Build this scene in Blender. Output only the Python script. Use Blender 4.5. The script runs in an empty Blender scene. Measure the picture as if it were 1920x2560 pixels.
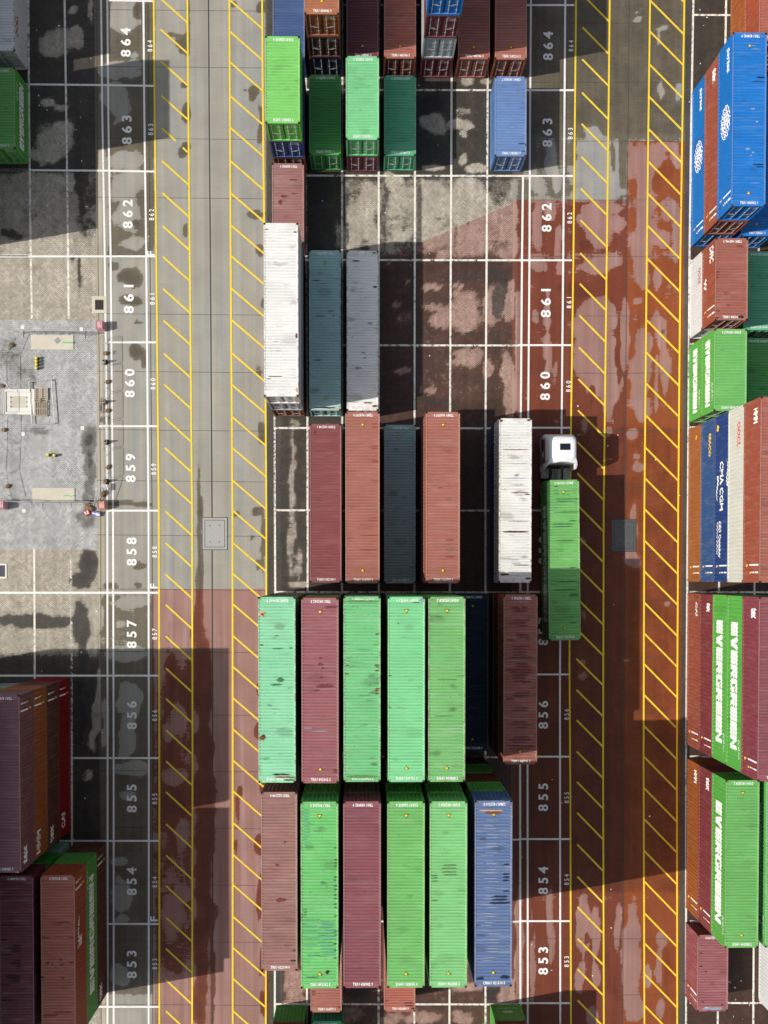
import bpy, bmesh, math, random
import numpy as np
from mathutils import Vector, Matrix, Euler
rnd = random.Random(7)
SC = bpy.context.scene
COL = SC.collection
R = math.radians

# ------------------------------------------------------------------ camera
F_PX, PPX, PPY = 2208.602, 946.958, 1484.424          # photo pixels (1920 x 2560)
CAM_LOC = Vector((16.46404, -5.20313, 70.74857))
CAM_ROT = Euler((-0.02118806, -0.01656191, -0.000158), 'XYZ')
cd = bpy.data.cameras.new('camera'); cam = bpy.data.objects.new('camera', cd); COL.objects.link(cam)
cam.location = CAM_LOC; cam.rotation_euler = CAM_ROT
cd.sensor_fit = 'HORIZONTAL'; cd.sensor_width = 36.0
cd.lens = F_PX / 1920 * 36
cd.shift_x = (960 - PPX) / 1920; cd.shift_y = (PPY - 1280) / 1920
cd.clip_start = 0.5; cd.clip_end = 2000
SC.camera = cam

# ------------------------------------------------------------------ light
SUN_EL, SUN_AZ = R(39.3), R(10.0)                     # shadows run east, a little north
w = bpy.data.worlds.new('World'); SC.world = w; w.use_nodes = True
nt = w.node_tree; nt.nodes.clear()
sky = nt.nodes.new('ShaderNodeTexSky'); sky.sky_type = 'NISHITA'; sky.sun_disc = False
sky.sun_elevation = SUN_EL; sky.sun_rotation = R(260); sky.air_density = 1.0; sky.dust_density = 2.0; sky.ozone_density = 1.0
bg = nt.nodes.new('ShaderNodeBackground'); bg.inputs['Strength'].default_value = 0.115
wo = nt.nodes.new('ShaderNodeOutputWorld')
hs = nt.nodes.new('ShaderNodeHueSaturation'); hs.inputs['Saturation'].default_value = 0.5
nt.links.new(sky.outputs[0], hs.inputs['Color']); nt.links.new(hs.outputs[0], bg.inputs[0]); nt.links.new(bg.outputs[0], wo.inputs[0])
sl = bpy.data.lights.new('sun', 'SUN'); sl.energy = 4.4; sl.angle = R(0.5); sl.color = (1.0, 0.945, 0.87)
so = bpy.data.objects.new('sun', sl); COL.objects.link(so)
so.rotation_euler = Vector((math.cos(SUN_AZ) * math.cos(SUN_EL), math.sin(SUN_AZ) * math.cos(SUN_EL), -math.sin(SUN_EL))).to_track_quat('-Z', 'Y').to_euler()
so.location = (-60, -10, 80)
SC.view_settings.view_transform = 'Standard'; SC.view_settings.look = 'None'
SC.view_settings.exposure = 0.06; SC.view_settings.gamma = 1.0

# ------------------------------------------------------------------ helpers
_RM = CAM_ROT.to_matrix()
def at(px, py, z=0.0):
    """ground (or height z) point seen at photo pixel px, py"""
    d = _RM @ Vector(((px - PPX) / F_PX, -(py - PPY) / F_PX, -1.0))
    t = (z - CAM_LOC.z) / d.z
    return CAM_LOC + d * t

def link(o, parent=None):
    COL.objects.link(o)
    if parent: o.parent = parent
    return o

def tag(o, label=None, cat=None, group=None, kind=None):
    if label: o['label'] = label
    if cat: o['category'] = cat
    if group: o['group'] = group
    if kind: o['kind'] = kind
    return o

def empty(name, loc, rz=0.0):
    o = bpy.data.objects.new(name, None); o.empty_display_size = 0.3
    COL.objects.link(o); o.location = loc; o.rotation_euler = (0, 0, rz)
    return o

def mesh_obj(name, me, parent=None, mat=None, loc=None):
    o = bpy.data.objects.new(name, me)
    if mat and not me.materials: me.materials.append(mat)
    link(o, parent)
    if loc: o.location = loc
    return o

def bm_mesh(name, bm, mat=None, smooth=False):
    bmesh.ops.recalc_face_normals(bm, faces=bm.faces)
    me = bpy.data.meshes.new(name); bm.to_mesh(me); bm.free()
    if smooth:
        for p in me.polygons: p.use_smooth = True
    if mat: me.materials.append(mat)
    return me

def box(bm, x0, x1, y0, y1, z0, z1, bev=0.0, rot=None):
    vs = [bm.verts.new((x, y, z)) for z in (z0, z1) for y in (y0, y1) for x in (x0, x1)]
    fs = []
    for idx in ((0, 1, 3, 2), (4, 6, 7, 5), (0, 4, 5, 1), (2, 3, 7, 6), (0, 2, 6, 4), (1, 5, 7, 3)):
        fs.append(bm.faces.new([vs[i] for i in idx]))
    if bev > 0:
        es = list({e for f in fs for e in f.edges})
        bmesh.ops.bevel(bm, geom=es, offset=bev, segments=2, affect='EDGES', profile=0.5)
    return vs

def tube(bm, p0, p1, r, n=8, r2=None):
    p0, p1 = Vector(p0), Vector(p1)
    d = (p1 - p0); L = d.length
    if L < 1e-6: return
    q = d.to_track_quat('Z', 'Y').to_matrix()
    r2 = r if r2 is None else r2
    a, b = [], []
    for i in range(n):
        t = 2 * math.pi * i / n
        c = Vector((math.cos(t), math.sin(t), 0))
        a.append(bm.verts.new(p0 + q @ (c * r))); b.append(bm.verts.new(p1 + q @ (c * r2)))
    for i in range(n):
        j = (i + 1) % n
        bm.faces.new((a[i], a[j], b[j], b[i]))
    bm.faces.new(a[::-1]); bm.faces.new(b)

def pipe(bm, pts, r, n=6):
    for a, b in zip(pts[:-1], pts[1:]): tube(bm, a, b, r, n)

def lathe(bm, prof, n=16, c=(0, 0, 0)):
    rings = []
    for r, z in prof:
        rings.append([bm.verts.new((c[0] + r * math.cos(2 * math.pi * i / n), c[1] + r * math.sin(2 * math.pi * i / n), c[2] + z)) for i in range(n)])
    for a, b in zip(rings[:-1], rings[1:]):
        for i in range(n):
            j = (i + 1) % n
            bm.faces.new((a[i], a[j], b[j], b[i]))
    bm.faces.new(rings[0][::-1]); bm.faces.new(rings[-1])

# ------------------------------------------------------------------ material toolkit
class NT:
    def __init__(s, name):
        s.m = bpy.data.materials.new(name); s.m.use_nodes = True
        s.t = s.m.node_tree; s.t.nodes.clear()
        s.out = s.n('ShaderNodeOutputMaterial'); s.b = s.n('ShaderNodeBsdfPrincipled')
        s.l(s.b.outputs[0], s.out.inputs[0])
    def n(s, k, **kw):
        x = s.t.nodes.new(k)
        for a, v in kw.items(): setattr(x, a, v)
        return x
    def l(s, a, b): s.t.links.new(a, b)
    def put(s, inp, v):
        if hasattr(v, 'is_linked') or hasattr(v, 'links'): s.l(v, inp)
        else: inp.default_value = v
    def math(s, op, a, b=None, c=None, clamp=False):
        x = s.n('ShaderNodeMath', operation=op, use_clamp=clamp)
        s.put(x.inputs[0], a)
        if b is not None: s.put(x.inputs[1], b)
        if c is not None: s.put(x.inputs[2], c)
        return x.outputs[0]
    def noise(s, vec, scale, detail=4, rough=0.55, dist=0.0):
        x = s.n('ShaderNodeTexNoise'); s.l(vec, x.inputs['Vector'])
        x.inputs['Scale'].default_value = scale; x.inputs['Detail'].default_value = detail
        x.inputs['Roughness'].default_value = rough; x.inputs['Distortion'].default_value = dist
        return x.outputs[0]
    def mapv(s, vec, scale=(1, 1, 1), loc=(0, 0, 0)):
        x = s.n('ShaderNodeMapping'); s.l(vec, x.inputs[0])
        x.inputs['Scale'].default_value = scale; x.inputs['Location'].default_value = loc
        return x.outputs[0]
    def ramp(s, v, a, b):
        x = s.n('ShaderNodeMapRange', interpolation_type='SMOOTHSTEP'); s.put(x.inputs['Value'], v)
        x.inputs['From Min'].default_value = a; x.inputs['From Max'].default_value = b
        return x.outputs[0]
    def mix(s, f, a, b, mode='MIX'):
        x = s.n('ShaderNodeMix', data_type='RGBA', blend_type=mode)
        s.put(x.inputs['Factor'], f)
        s.put(x.inputs[6], a if not isinstance(a, tuple) else (*a[:3], 1)); s.put(x.inputs[7], b if not isinstance(b, tuple) else (*b[:3], 1))
        return x.outputs[2]
    def val(s, col, f):
        x = s.n('ShaderNodeHueSaturation'); s.put(x.inputs['Color'], col if not isinstance(col, tuple) else (*col[:3], 1)); s.put(x.inputs['Value'], f)
        return x.outputs[0]
    def objco(s): return s.n('ShaderNodeTexCoord').outputs['Object']
    def fin(s, col, rough=0.6, spec=0.4, metal=0.0):
        s.put(s.b.inputs['Base Color'], col if not isinstance(col, tuple) else (*col[:3], 1))
        s.put(s.b.inputs['Roughness'], rough); s.put(s.b.inputs['Specular IOR Level'], spec); s.put(s.b.inputs['Metallic'], metal)
        return s.m

def simple_mat(name, col, rough=0.6, spec=0.4, metal=0.0, var=0.25, scale=6.0, dirt=0.0):
    k = NT(name); co = k.objco()
    n = k.noise(co, scale, 5)
    f = k.math('MULTIPLY_ADD', n, var * 2, 1 - var)
    c = k.val(col, f)
    if dirt:
        d = k.ramp(k.noise(co, scale * 2.3, 6, 0.7), 0.52, 0.7)
        c = k.mix(k.math('MULTIPLY', d, dirt), c, (0.06, 0.045, 0.03))
    return k.fin(c, rough, spec, metal)

# ------------------------------------------------------------------ ground materials
def ground_mat(name, dry, wet, pattern=None, amp=0.5, joint=0.55, lines=False, tint=None):
    k = NT(name); co = k.objco()
    at_w = k.n('ShaderNodeAttribute', attribute_name='wet').outputs['Fac']
    at_d = k.n('ShaderNodeAttribute', attribute_name='dark').outputs['Fac']
    n1 = k.noise(co, 0.55, 7, 0.6)
    n2 = k.noise(co, 4.0, 5, 0.65)
    n3 = k.noise(k.mapv(co, (0.9, 9.0, 1)), 1.0, 5, 0.65)
    m = k.math('ADD', at_w, k.math('MULTIPLY', k.math('SUBTRACT', n1, 0.5), amp * 1.6))
    m = k.math('ADD', m, k.math('MULTIPLY', k.math('SUBTRACT', n2, 0.5), 0.22))
    m = k.math('ADD', m, k.math('MULTIPLY', k.math('SUBTRACT', n3, 0.5), 0.5))
    n4 = k.noise(k.mapv(co, (2.4, 0.32, 1)), 1.0, 5, 0.65)
    if not pattern: m = k.math('ADD', m, k.math('MULTIPLY', k.math('SUBTRACT', n4, 0.5), 0.5))
    zig = None
    if pattern:
        sx = k.n('ShaderNodeSeparateXYZ'); k.l(co, sx.inputs[0])
        X, Y = sx.outputs[0], sx.outputs[1]
        per = 0.42
        tri = k.math('PINGPONG', X, per / 2)
        u = k.math('DIVIDE', k.math('ADD', Y, tri), 0.15)
        fr = k.math('FRACT', u)
        e = k.math('ABSOLUTE', k.math('SUBTRACT', fr, 0.5))
        gap = k.ramp(e, 0.27, 0.45)
        cid = k.n('ShaderNodeCombineXYZ'); k.l(k.math('FLOOR', u), cid.inputs[0]); k.l(k.math('FLOOR', k.math('DIVIDE', X, per / 2)), cid.inputs[1])
        wn = k.n('ShaderNodeTexWhiteNoise'); k.l(cid.outputs[0], wn.inputs['Vector'])
        # single blocks dry out before or after their neighbours
        m = k.math('ADD', m, k.math('MULTIPLY', k.math('SUBTRACT', wn.outputs[0], 0.5), 0.16))
        m = k.math('ADD', m, k.math('MULTIPLY', gap, 0.13))
        zig = (gap, wn.outputs[0])
    if pattern: m = k.math('ADD', m, k.math('MULTIPLY', k.math('SUBTRACT', k.noise(co, 1.7, 7, 0.72), 0.5), 1.35))
    mask = k.ramp(m, 0.43 if pattern else 0.485, 0.63 if pattern else 0.54)
    deep = k.ramp(m, 0.7, 1.15)
    tone = k.math('MULTIPLY_ADD', k.noise(co, 0.35, 5, 0.55), 0.5, 0.75)
    band = k.math('MULTIPLY_ADD', k.noise(k.mapv(co, (1.9, 0.03, 1)), 1.0, 3, 0.5), 0.56, 0.72)
    fine = k.math('MULTIPLY_ADD', k.noise(co, 26.0, 3, 0.7), 0.30, 0.85)
    broom = k.math('MULTIPLY_ADD', k.noise(k.mapv(co, (0.5, 22.0, 1)), 1.0, 3, 0.6), 0.22, 0.89)
    t = k.math('MULTIPLY', k.math('MULTIPLY', tone, band), k.math('MULTIPLY', fine, broom))
    dcol = k.val(dry, t)
    if tint: dcol = k.mix(k.ramp(k.noise(k.mapv(co, (1.3, 0.05, 1)), 1.0, 3), 0.5, 0.66), dcol, k.val(tint, t))
    wcol = k.val(wet, k.math('MULTIPLY', t, k.math('MULTIPLY_ADD', deep, -0.38, 1.1)))
    if zig:
        clus = k.math('MULTIPLY', k.ramp(k.noise(co, 0.9, 5, 0.7), 0.46, 0.62), k.math('GREATER_THAN', zig[1], 0.6))
        dcol = k.val(dcol, k.math('MULTIPLY_ADD', zig[1], 0.5, 0.76))
        dcol = k.mix(k.math('MULTIPLY', clus, 0.42), dcol, k.val(dcol, 0.38))
        dcol = k.mix(k.math('MULTIPLY', zig[0], joint), dcol, (0.05, 0.047, 0.042))
        wcol = k.mix(k.math('MULTIPLY', zig[0], 0.4), wcol, (0.016, 0.015, 0.014))
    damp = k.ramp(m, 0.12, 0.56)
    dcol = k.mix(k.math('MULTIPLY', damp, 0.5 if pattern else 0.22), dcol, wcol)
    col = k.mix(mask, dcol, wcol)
    spots = k.ramp(k.noise(co, 2.1, 6, 0.75), 0.63, 0.72)
    col = k.mix(k.math('MULTIPLY', spots, 0.35), col, (0.05, 0.047, 0.043))
    dm = k.ramp(k.math('ADD', at_d, k.math('MULTIPLY', k.math('SUBTRACT', n2, 0.5), 0.9)), 0.35, 0.8)
    col = k.mix(k.math('MULTIPLY', dm, 0.82), col, (0.035, 0.033, 0.032))
    rough = k.math('MULTIPLY_ADD', mask, -0.38, 0.9)
    bmp = k.n('ShaderNodeBump'); bmp.inputs['Strength'].default_value = 0.25; bmp.inputs['Distance'].default_value = 0.01
    k.l(n2, bmp.inputs['Height']); k.l(bmp.outputs[0], k.b.inputs['Normal'])
    return k.fin(col, rough, k.math('MULTIPLY_ADD', mask, 0.06, 0.18))

GREY_DRY, GREY_WET = (0.312, 0.299, 0.254), (0.122, 0.105, 0.075)
RED_DRY, RED_WET = (0.29, 0.162, 0.137), (0.145, 0.040, 0.022)
M_CONC = ground_mat('grey_concrete', GREY_DRY, GREY_WET, tint=(0.28, 0.285, 0.272))
M_CONC_O = ground_mat('orange_red_concrete', RED_DRY, (0.21, 0.056, 0.020), tint=(0.33, 0.205, 0.185))
M_CONC_R = ground_mat('red_concrete', RED_DRY, RED_WET, tint=(0.33, 0.205, 0.185))
M_PAV = ground_mat('grey_block_paving', (0.45, 0.405, 0.33), (0.066, 0.058, 0.047), pattern=1, joint=0.62)
M_PAV_R = ground_mat('red_block_paving', (0.40, 0.255, 0.21), (0.085, 0.046, 0.034), pattern=1, joint=0.75, tint=(0.42, 0.29, 0.23))
M_PAV_N = ground_mat('new_block_paving', (0.47, 0.475, 0.465), (0.15, 0.145, 0.13), pattern=1, joint=0.8)
M_ASPH = ground_mat('dark_asphalt', (0.12, 0.115, 0.105), (0.075, 0.07, 0.06))

# ---- wet and dark patches, photo pixels on the ground: cx, cy, rx, ry, target
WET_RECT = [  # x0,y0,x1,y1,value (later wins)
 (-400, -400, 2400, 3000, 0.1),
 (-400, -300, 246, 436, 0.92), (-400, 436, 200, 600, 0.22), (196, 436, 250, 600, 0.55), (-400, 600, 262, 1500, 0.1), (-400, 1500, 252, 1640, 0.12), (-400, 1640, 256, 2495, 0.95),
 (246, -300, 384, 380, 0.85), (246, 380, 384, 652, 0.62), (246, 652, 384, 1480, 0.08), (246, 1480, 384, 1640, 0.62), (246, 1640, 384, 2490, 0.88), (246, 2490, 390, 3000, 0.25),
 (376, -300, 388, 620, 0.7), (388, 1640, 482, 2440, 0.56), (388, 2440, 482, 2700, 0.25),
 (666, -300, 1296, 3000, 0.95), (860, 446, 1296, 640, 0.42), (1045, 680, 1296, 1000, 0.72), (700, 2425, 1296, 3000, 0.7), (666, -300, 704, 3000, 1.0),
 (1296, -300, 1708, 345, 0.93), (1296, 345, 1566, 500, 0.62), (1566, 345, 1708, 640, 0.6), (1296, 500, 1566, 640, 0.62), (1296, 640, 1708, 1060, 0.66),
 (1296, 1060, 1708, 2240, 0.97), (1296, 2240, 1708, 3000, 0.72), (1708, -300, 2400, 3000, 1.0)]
WET = [
 # left block paving
 (145, 95, 45, 40, 0), (195, 90, 18, 28, 0), (125, 255, 22, 10, 0), (155, 268, 20, 10, 0), (140, 345, 48, 46, 0), (115, 385, 40, 26, 0), (60, 470, 60, 30, .1),
 (205, 430, 16, 75, 1), (20, 585, 26, 12, .8), (200, 690, 5, 45, .8), (182, 650, 6, 5, .9), (185, 25, 12, 12, .1), (225, 20, 8, 40, .2),
 (215, 1402, 22, 34, 1), (200, 1450, 22, 22, .9), (95, 1550, 105, 16, .95), (203, 1560, 16, 60, .95), (240, 1520, 14, 50, 0), (236, 1800, 12, 70, 0), (246, 1745, 8, 60, 0), (215, 1935, 14, 15, .2),
 (222, 1120, 18, 62, .75), (222, 1230, 14, 70, .7), (215, 1300, 32, 26, .62), (95, 1073, 26, 10, .6), (60, 950, 30, 30, .45), (40, 900, 30, 60, .42),
 # left concrete strip
 (318, 32, 42, 46, 0), (295, 50, 20, 20, .1), (345, 28, 12, 16, 1), (335, 140, 12, 6, 0), (305, 172, 48, 20, 0), (335, 186, 22, 10, 0), (298, 225, 24, 24, 0), (300, 268, 26, 44, .05), (272, 230, 14, 30, .2),
 (312, 405, 42, 20, 0), (318, 470, 44, 34, 0), (322, 545, 40, 34, 0), (318, 610, 30, 12, .1), (256, 520, 12, 150, 0), (330, 500, 20, 10, .2), (345, 560, 18, 10, .9),
 (325, 688, 28, 26, 1), (288, 660, 16, 12, .9), (325, 752, 32, 15, 1), (350, 805, 14, 6, .8), (345, 880, 28, 20, 1), (362, 905, 8, 18, .9), (320, 1262, 60, 7, .9), (262, 1050, 16, 14, .9), (258, 1008, 9, 22, .9), (285, 880, 8, 9, .5),
 (355, 1412, 18, 11, .95), (272, 1462, 22, 10, .95), (350, 1462, 14, 8, .8), (320, 1505, 40, 14, 0), (298, 1560, 14, 6, .1), (310, 1640, 46, 22, .05), (320, 1765, 28, 52, 0), (308, 1850, 26, 46, 0), (330, 1925, 40, 18, .05), (295, 2152, 20, 12, .1), (302, 2232, 26, 40, .05), (300, 2300, 18, 14, .1), (300, 2440, 25, 20, .1), (310, 1990, 30, 12, .2), (262, 1800, 8, 60, .1),
 # left lanes
 (472, 30, 5, 70, .8), (455, 100, 20, 24, 1), (440, 85, 22, 5, .8), (470, 95, 8, 40, .9), (462, 215, 12, 9, .9), (462, 283, 11, 20, 1), (457, 377, 15, 18, 1), (465, 570, 6, 18, .8), (474, 470, 4, 14, .7),
 (582, 12, 8, 8, .9), (652, 14, 12, 18, .95), (612, 225, 8, 5, .7), (638, 238, 16, 20, .95), (651, 310, 6, 40, .9), (640, 540, 20, 12, .9), (650, 622, 12, 18, .95), (657, 760, 8, 22, .9), (648, 925, 10, 20, .6), (652, 1092, 12, 24, .9), (642, 1282, 15, 12, 1), (590, 1286, 11, 8, .9), (657, 1350, 7, 70, .8), (645, 1410, 9, 12, .7), (626, 1346, 5, 5, .7),
 (498, 1340, 6, 170, 1), (499, 1470, 8, 80, 1), (497, 1570, 14, 80, 1), (505, 1690, 24, 110, 1), (512, 1860, 26, 170, 1), (512, 2060, 30, 170, 1), (505, 2250, 24, 160, 1), (500, 2450, 16, 110, .95), (530, 2440, 6, 180, .8),
 (462, 1740, 14, 60, .95), (430, 1690, 12, 70, .9), (420, 1880, 16, 40, .95), (440, 2000, 40, 60, .95), (420, 1600, 8, 40, .5),
 (448, 1790, 14, 36, 0), (440, 1935, 24, 22, .05), (430, 2300, 22, 60, 0), (420, 1830, 10, 30, .1), (450, 2230, 18, 26, .1), (400, 1650, 10, 60, 0), (455, 2090, 12, 30, .1),
 (655, 1700, 10, 60, .9), (648, 1830, 14, 26, .95), (655, 1960, 10, 26, .9), (600, 1975, 8, 14, .9), (645, 2120, 14, 26, .95), (590, 2120, 6, 20, .8), (650, 2240, 12, 60, .9), (655, 2400, 10, 40, .9), (660, 2520, 10, 40, .95), (592, 2020, 6, 60, .7),
 # middle block
 (1085, 312, 36, 28, .12), (1140, 305, 18, 16, 0), (1170, 310, 18, 14, 0), (1155, 335, 12, 12, 0), (1162, 278, 26, 10, .4), (1155, 395, 14, 12, .1), (1185, 420, 30, 13, .05), (1092, 418, 26, 7, 0), (1170, 205, 20, 10, .3), (1215, 205, 15, 8, .3), (1160, 195, 10, 6, .2),
 (910, 540, 30, 46, 0), (878, 600, 20, 20, 0), (918, 478, 18, 16, .1), (930, 590, 12, 26, .1), (985, 460, 24, 20, 0), (1000, 505, 28, 32, .05), (985, 545, 20, 12, .1), (1075, 515, 36, 52, .05), (1060, 460, 20, 12, .1), (1150, 500, 38, 60, .05), (1190, 530, 40, 60, .1), (1010, 590, 24, 12, .05), (1090, 592, 36, 26, 0), (1170, 600, 46, 46, .05), (1262, 600, 26, 62, .05), (1265, 520, 22, 14, .1), (850, 590, 14, 30, .35), (1105, 640, 20, 10, .2),
 (1082, 715, 24, 7, 0), (1150, 712, 14, 5, .1), (1092, 797, 28, 22, 0), (1160, 775, 44, 58, 0), (1236, 762, 24, 42, 0), (1274, 760, 12, 44, 0), (1072, 768, 22, 9, .1), (985, 762, 18, 10, .35), (1000, 800, 24, 16, .4), (1022, 702, 9, 7, .1), (1160, 884, 35, 12, .15), (1152, 906, 38, 12, .05), (1220, 925, 15, 24, .1), (1272, 930, 14, 46, 0), (1278, 1000, 14, 44, .05), (1004, 930, 22, 9, .05), (1080, 974, 14, 8, 0), (1055, 975, 5, 12, .2), (975, 660, 14, 5, .3),
 (735, 2460, 28, 36, 0), (742, 2500, 30, 14, .1), (1165, 2466, 60, 12, .05), (1262, 2472, 18, 40, .05), (1275, 2500, 14, 20, 0), (1062, 2545, 44, 18, .1), (1160, 2552, 24, 20, .15), (880, 2545, 40, 22, .4), (980, 2555, 30, 16, .35), (1220, 2440, 20, 20, .2), (1160, 2360, 10, 90, .1),
 (730, 1250, 9, 210, .3), (745, 1462, 24, 10, .05), (735, 1055, 16, 12, .4), (720, 1350, 6, 60, .3), (748, 1410, 8, 40, .4),
 # right lanes, grey
 (1596, 28, 13, 3, 0), (1596, 48, 12, 6, 0), (1658, 72, 14, 5, .1), (1648, 92, 5, 18, .1), (1650, 232, 7, 24, .1), (1694, 232, 8, 22, .15), (1485, 338, 25, 20, .05), (1500, 375, 64, 22, 0), (1500, 425, 68, 40, 0), (1485, 478, 62, 18, 0), (1555, 400, 10, 70, .8), (1530, 395, 8, 40, .8), (1382, 395, 14, 44, .15), (1342, 460, 22, 22, .3), (1390, 450, 8, 26, .2),
 # right lanes, red
 (1600, 400, 28, 36, 0), (1655, 368, 40, 12, .05), (1648, 400, 20, 20, .1), (1690, 400, 10, 40, .1), (1612, 460, 26, 50, .05), (1610, 570, 24, 62, 0), (1668, 520, 16, 32, .1), (1640, 450, 16, 24, .9), (1660, 430, 30, 26, .9), (1500, 562, 44, 46, .02), (1500, 520, 44, 14, .05), (1548, 555, 16, 18, .1), (1470, 615, 20, 10, .9), (1345, 560, 10, 52, .2), (1376, 520, 12, 26, .2), (1396, 590, 8, 40, .2), (1690, 590, 8, 60, .2), (1652, 600, 20, 26, .2),
 (1500, 660, 46, 20, .05), (1600, 662, 22, 42, 0), (1642, 690, 10, 30, .1), (1350, 662, 26, 22, .2), (1402, 662, 8, 18, .1), (1440, 720, 60, 20, .95), (1488, 800, 48, 56, .02), (1488, 900, 40, 84, .02), (1525, 965, 22, 92, .05), (1560, 842, 10, 84, .05), (1601, 862, 20, 40, 0), (1595, 955, 22, 72, 0), (1603, 1028, 14, 26, .05), (1595, 752, 12, 8, 0), (1655, 832, 20, 46, .1), (1664, 925, 12, 52, .1), (1640, 960, 6, 60, .3), (1370, 790, 8, 44, .05), (1366, 890, 9, 44, .05), (1340, 790, 6, 20, .2), (1386, 920, 5, 20, .2), (1297, 850, 7, 190, .02), (1297, 700, 7, 40, .8), (1545, 890, 6, 80, .9), (1478, 1000, 6, 40, .9),
 (1586, 1090, 18, 16, 0), (1592, 1168, 15, 12, 0), (1590, 1140, 8, 10, .3), (1581, 1325, 11, 70, .05), (1577, 1400, 24, 22, .1), (1458, 1075, 8, 18, .2), (1520, 1085, 12, 14, .3), (1456, 1348, 8, 12, .3), (1668, 1510, 9, 6, .1), (1458, 1535, 6, 12, .4), (1454, 1655, 10, 10, .3), (1453, 1690, 12, 12, .3), (1565, 1650, 10, 5, .4),
 (1456, 2312, 18, 62, 0), (1453, 2440, 10, 48, .02), (1490, 2330, 12, 52, .05), (1490, 2430, 9, 40, .1), (1545, 2310, 7, 50, .1), (1582, 2400, 20, 125, 0), (1582, 2520, 18, 36, .05), (1618, 2440, 9, 40, .1), (1655, 2350, 14, 24, .05), (1650, 2420, 10, 46, .1), (1650, 2520, 14, 26, .15), (1374, 2290, 7, 66, .05), (1378, 2360, 6, 40, .1), (1332, 2400, 5, 120, .3), (1297, 2390, 9, 170, .02), (1480, 2545, 12, 26, .1), (1465, 2345, 6, 16, 1), (1520, 2420, 9, 60, .95), (1670, 2440, 14, 60, .9), (1545, 2460, 12, 90, .85),
 (1700, 300, 60, 20, .9)]
DARK = [  # oil, moss and tyre grime
 (866, 530, 8, 120, .75), (960, 520, 9, 120, .72), (1049, 540, 9, 115, .75), (1140, 600, 6, 60, .6), (985, 545, 30, 9, .6), (1020, 468, 36, 9, .62), (1100, 545, 12, 6, .6), (1240, 610, 30, 18, .6), (1245, 468, 26, 42, .95), (905, 622, 22, 14, .55), (1080, 622, 60, 9, .45), (880, 470, 20, 26, .5), (1000, 520, 8, 6, .6), (985, 500, 6, 9, .55), (1085, 575, 14, 5, .5), (1170, 560, 7, 7, .8), (1200, 578, 5, 5, .7), (1155, 520, 10, 5, .5),
 (1035, 850, 11, 220, .85), (1150, 690, 95, 12, .6), (1100, 742, 60, 9, .55), (1180, 836, 60, 8, .62), (1247, 740, 18, 60, .8), (1180, 962, 70, 24, .5), (1080, 930, 40, 22, .5), (1090, 1002, 60, 15, .6), (1075, 830, 26, 10, .55), (1120, 880, 8, 60, .5), (1210, 700, 16, 14, .5), (900, 2440, 40, 12, .6), (1110, 2440, 40, 8, .5), (990, 2510, 50, 10, .5),
 (60, 1545, 40, 12, .3), (205, 1640, 14, 60, .8), (215, 2060, 12, 60, .7), (90, 640, 8, 5, .4), (185, 610, 8, 20, .45), (190, 650, 5, 30, .5), (200, 700, 5, 40, .5),
 (205, 520, 12, 40, .5), (205, 1440, 14, 20, .7), (215, 1395, 12, 20, .8), (222, 1105, 12, 22, .75), (224, 1150, 9, 22, .7), (222, 1190, 8, 18, .5), (200, 1700, 12, 40, .8), (205, 1800, 10, 50, .9), (205, 1960, 12, 50, .7),
 (785, 470, 60, 60, .7), (1080, 260, 40, 24, .8), (1082, 375, 34, 30, .6), (1245, 480, 25, 60, .6), (1240, 690, 20, 36, .7), (1245, 660, 16, 20, .6), (1240, 860, 16, 40, .6), (1230, 1010, 22, 34, .6), (1010, 660, 36, 16, .5), (1060, 830, 24, 24, .55), (1035, 800, 14, 260, .6), (900, 2480, 36, 24, .7), (1045, 2500, 40, 10, .45), (1225, 2480, 22, 24, .8), (1130, 2490, 60, 8, .5), (1190, 1000, 40, 40, .25), (770, 620, 30, 26, .6),
 (1655, 1300, 12, 260, .28), (1655, 1720, 12, 160, .3), (1655, 2000, 10, 120, .35), (1670, 85, 8, 8, .6), (1665, 512, 7, 9, .6), (1662, 830, 7, 12, .6), (632, 1345, 7, 7, .7), (632, 1755, 6, 8, .5), (1780, 200, 30, 60, .5), (1765, 130, 30, 30, .45), (700, 1250, 6, 220, .6), (758, 1250, 10, 180, .35)]

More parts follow.
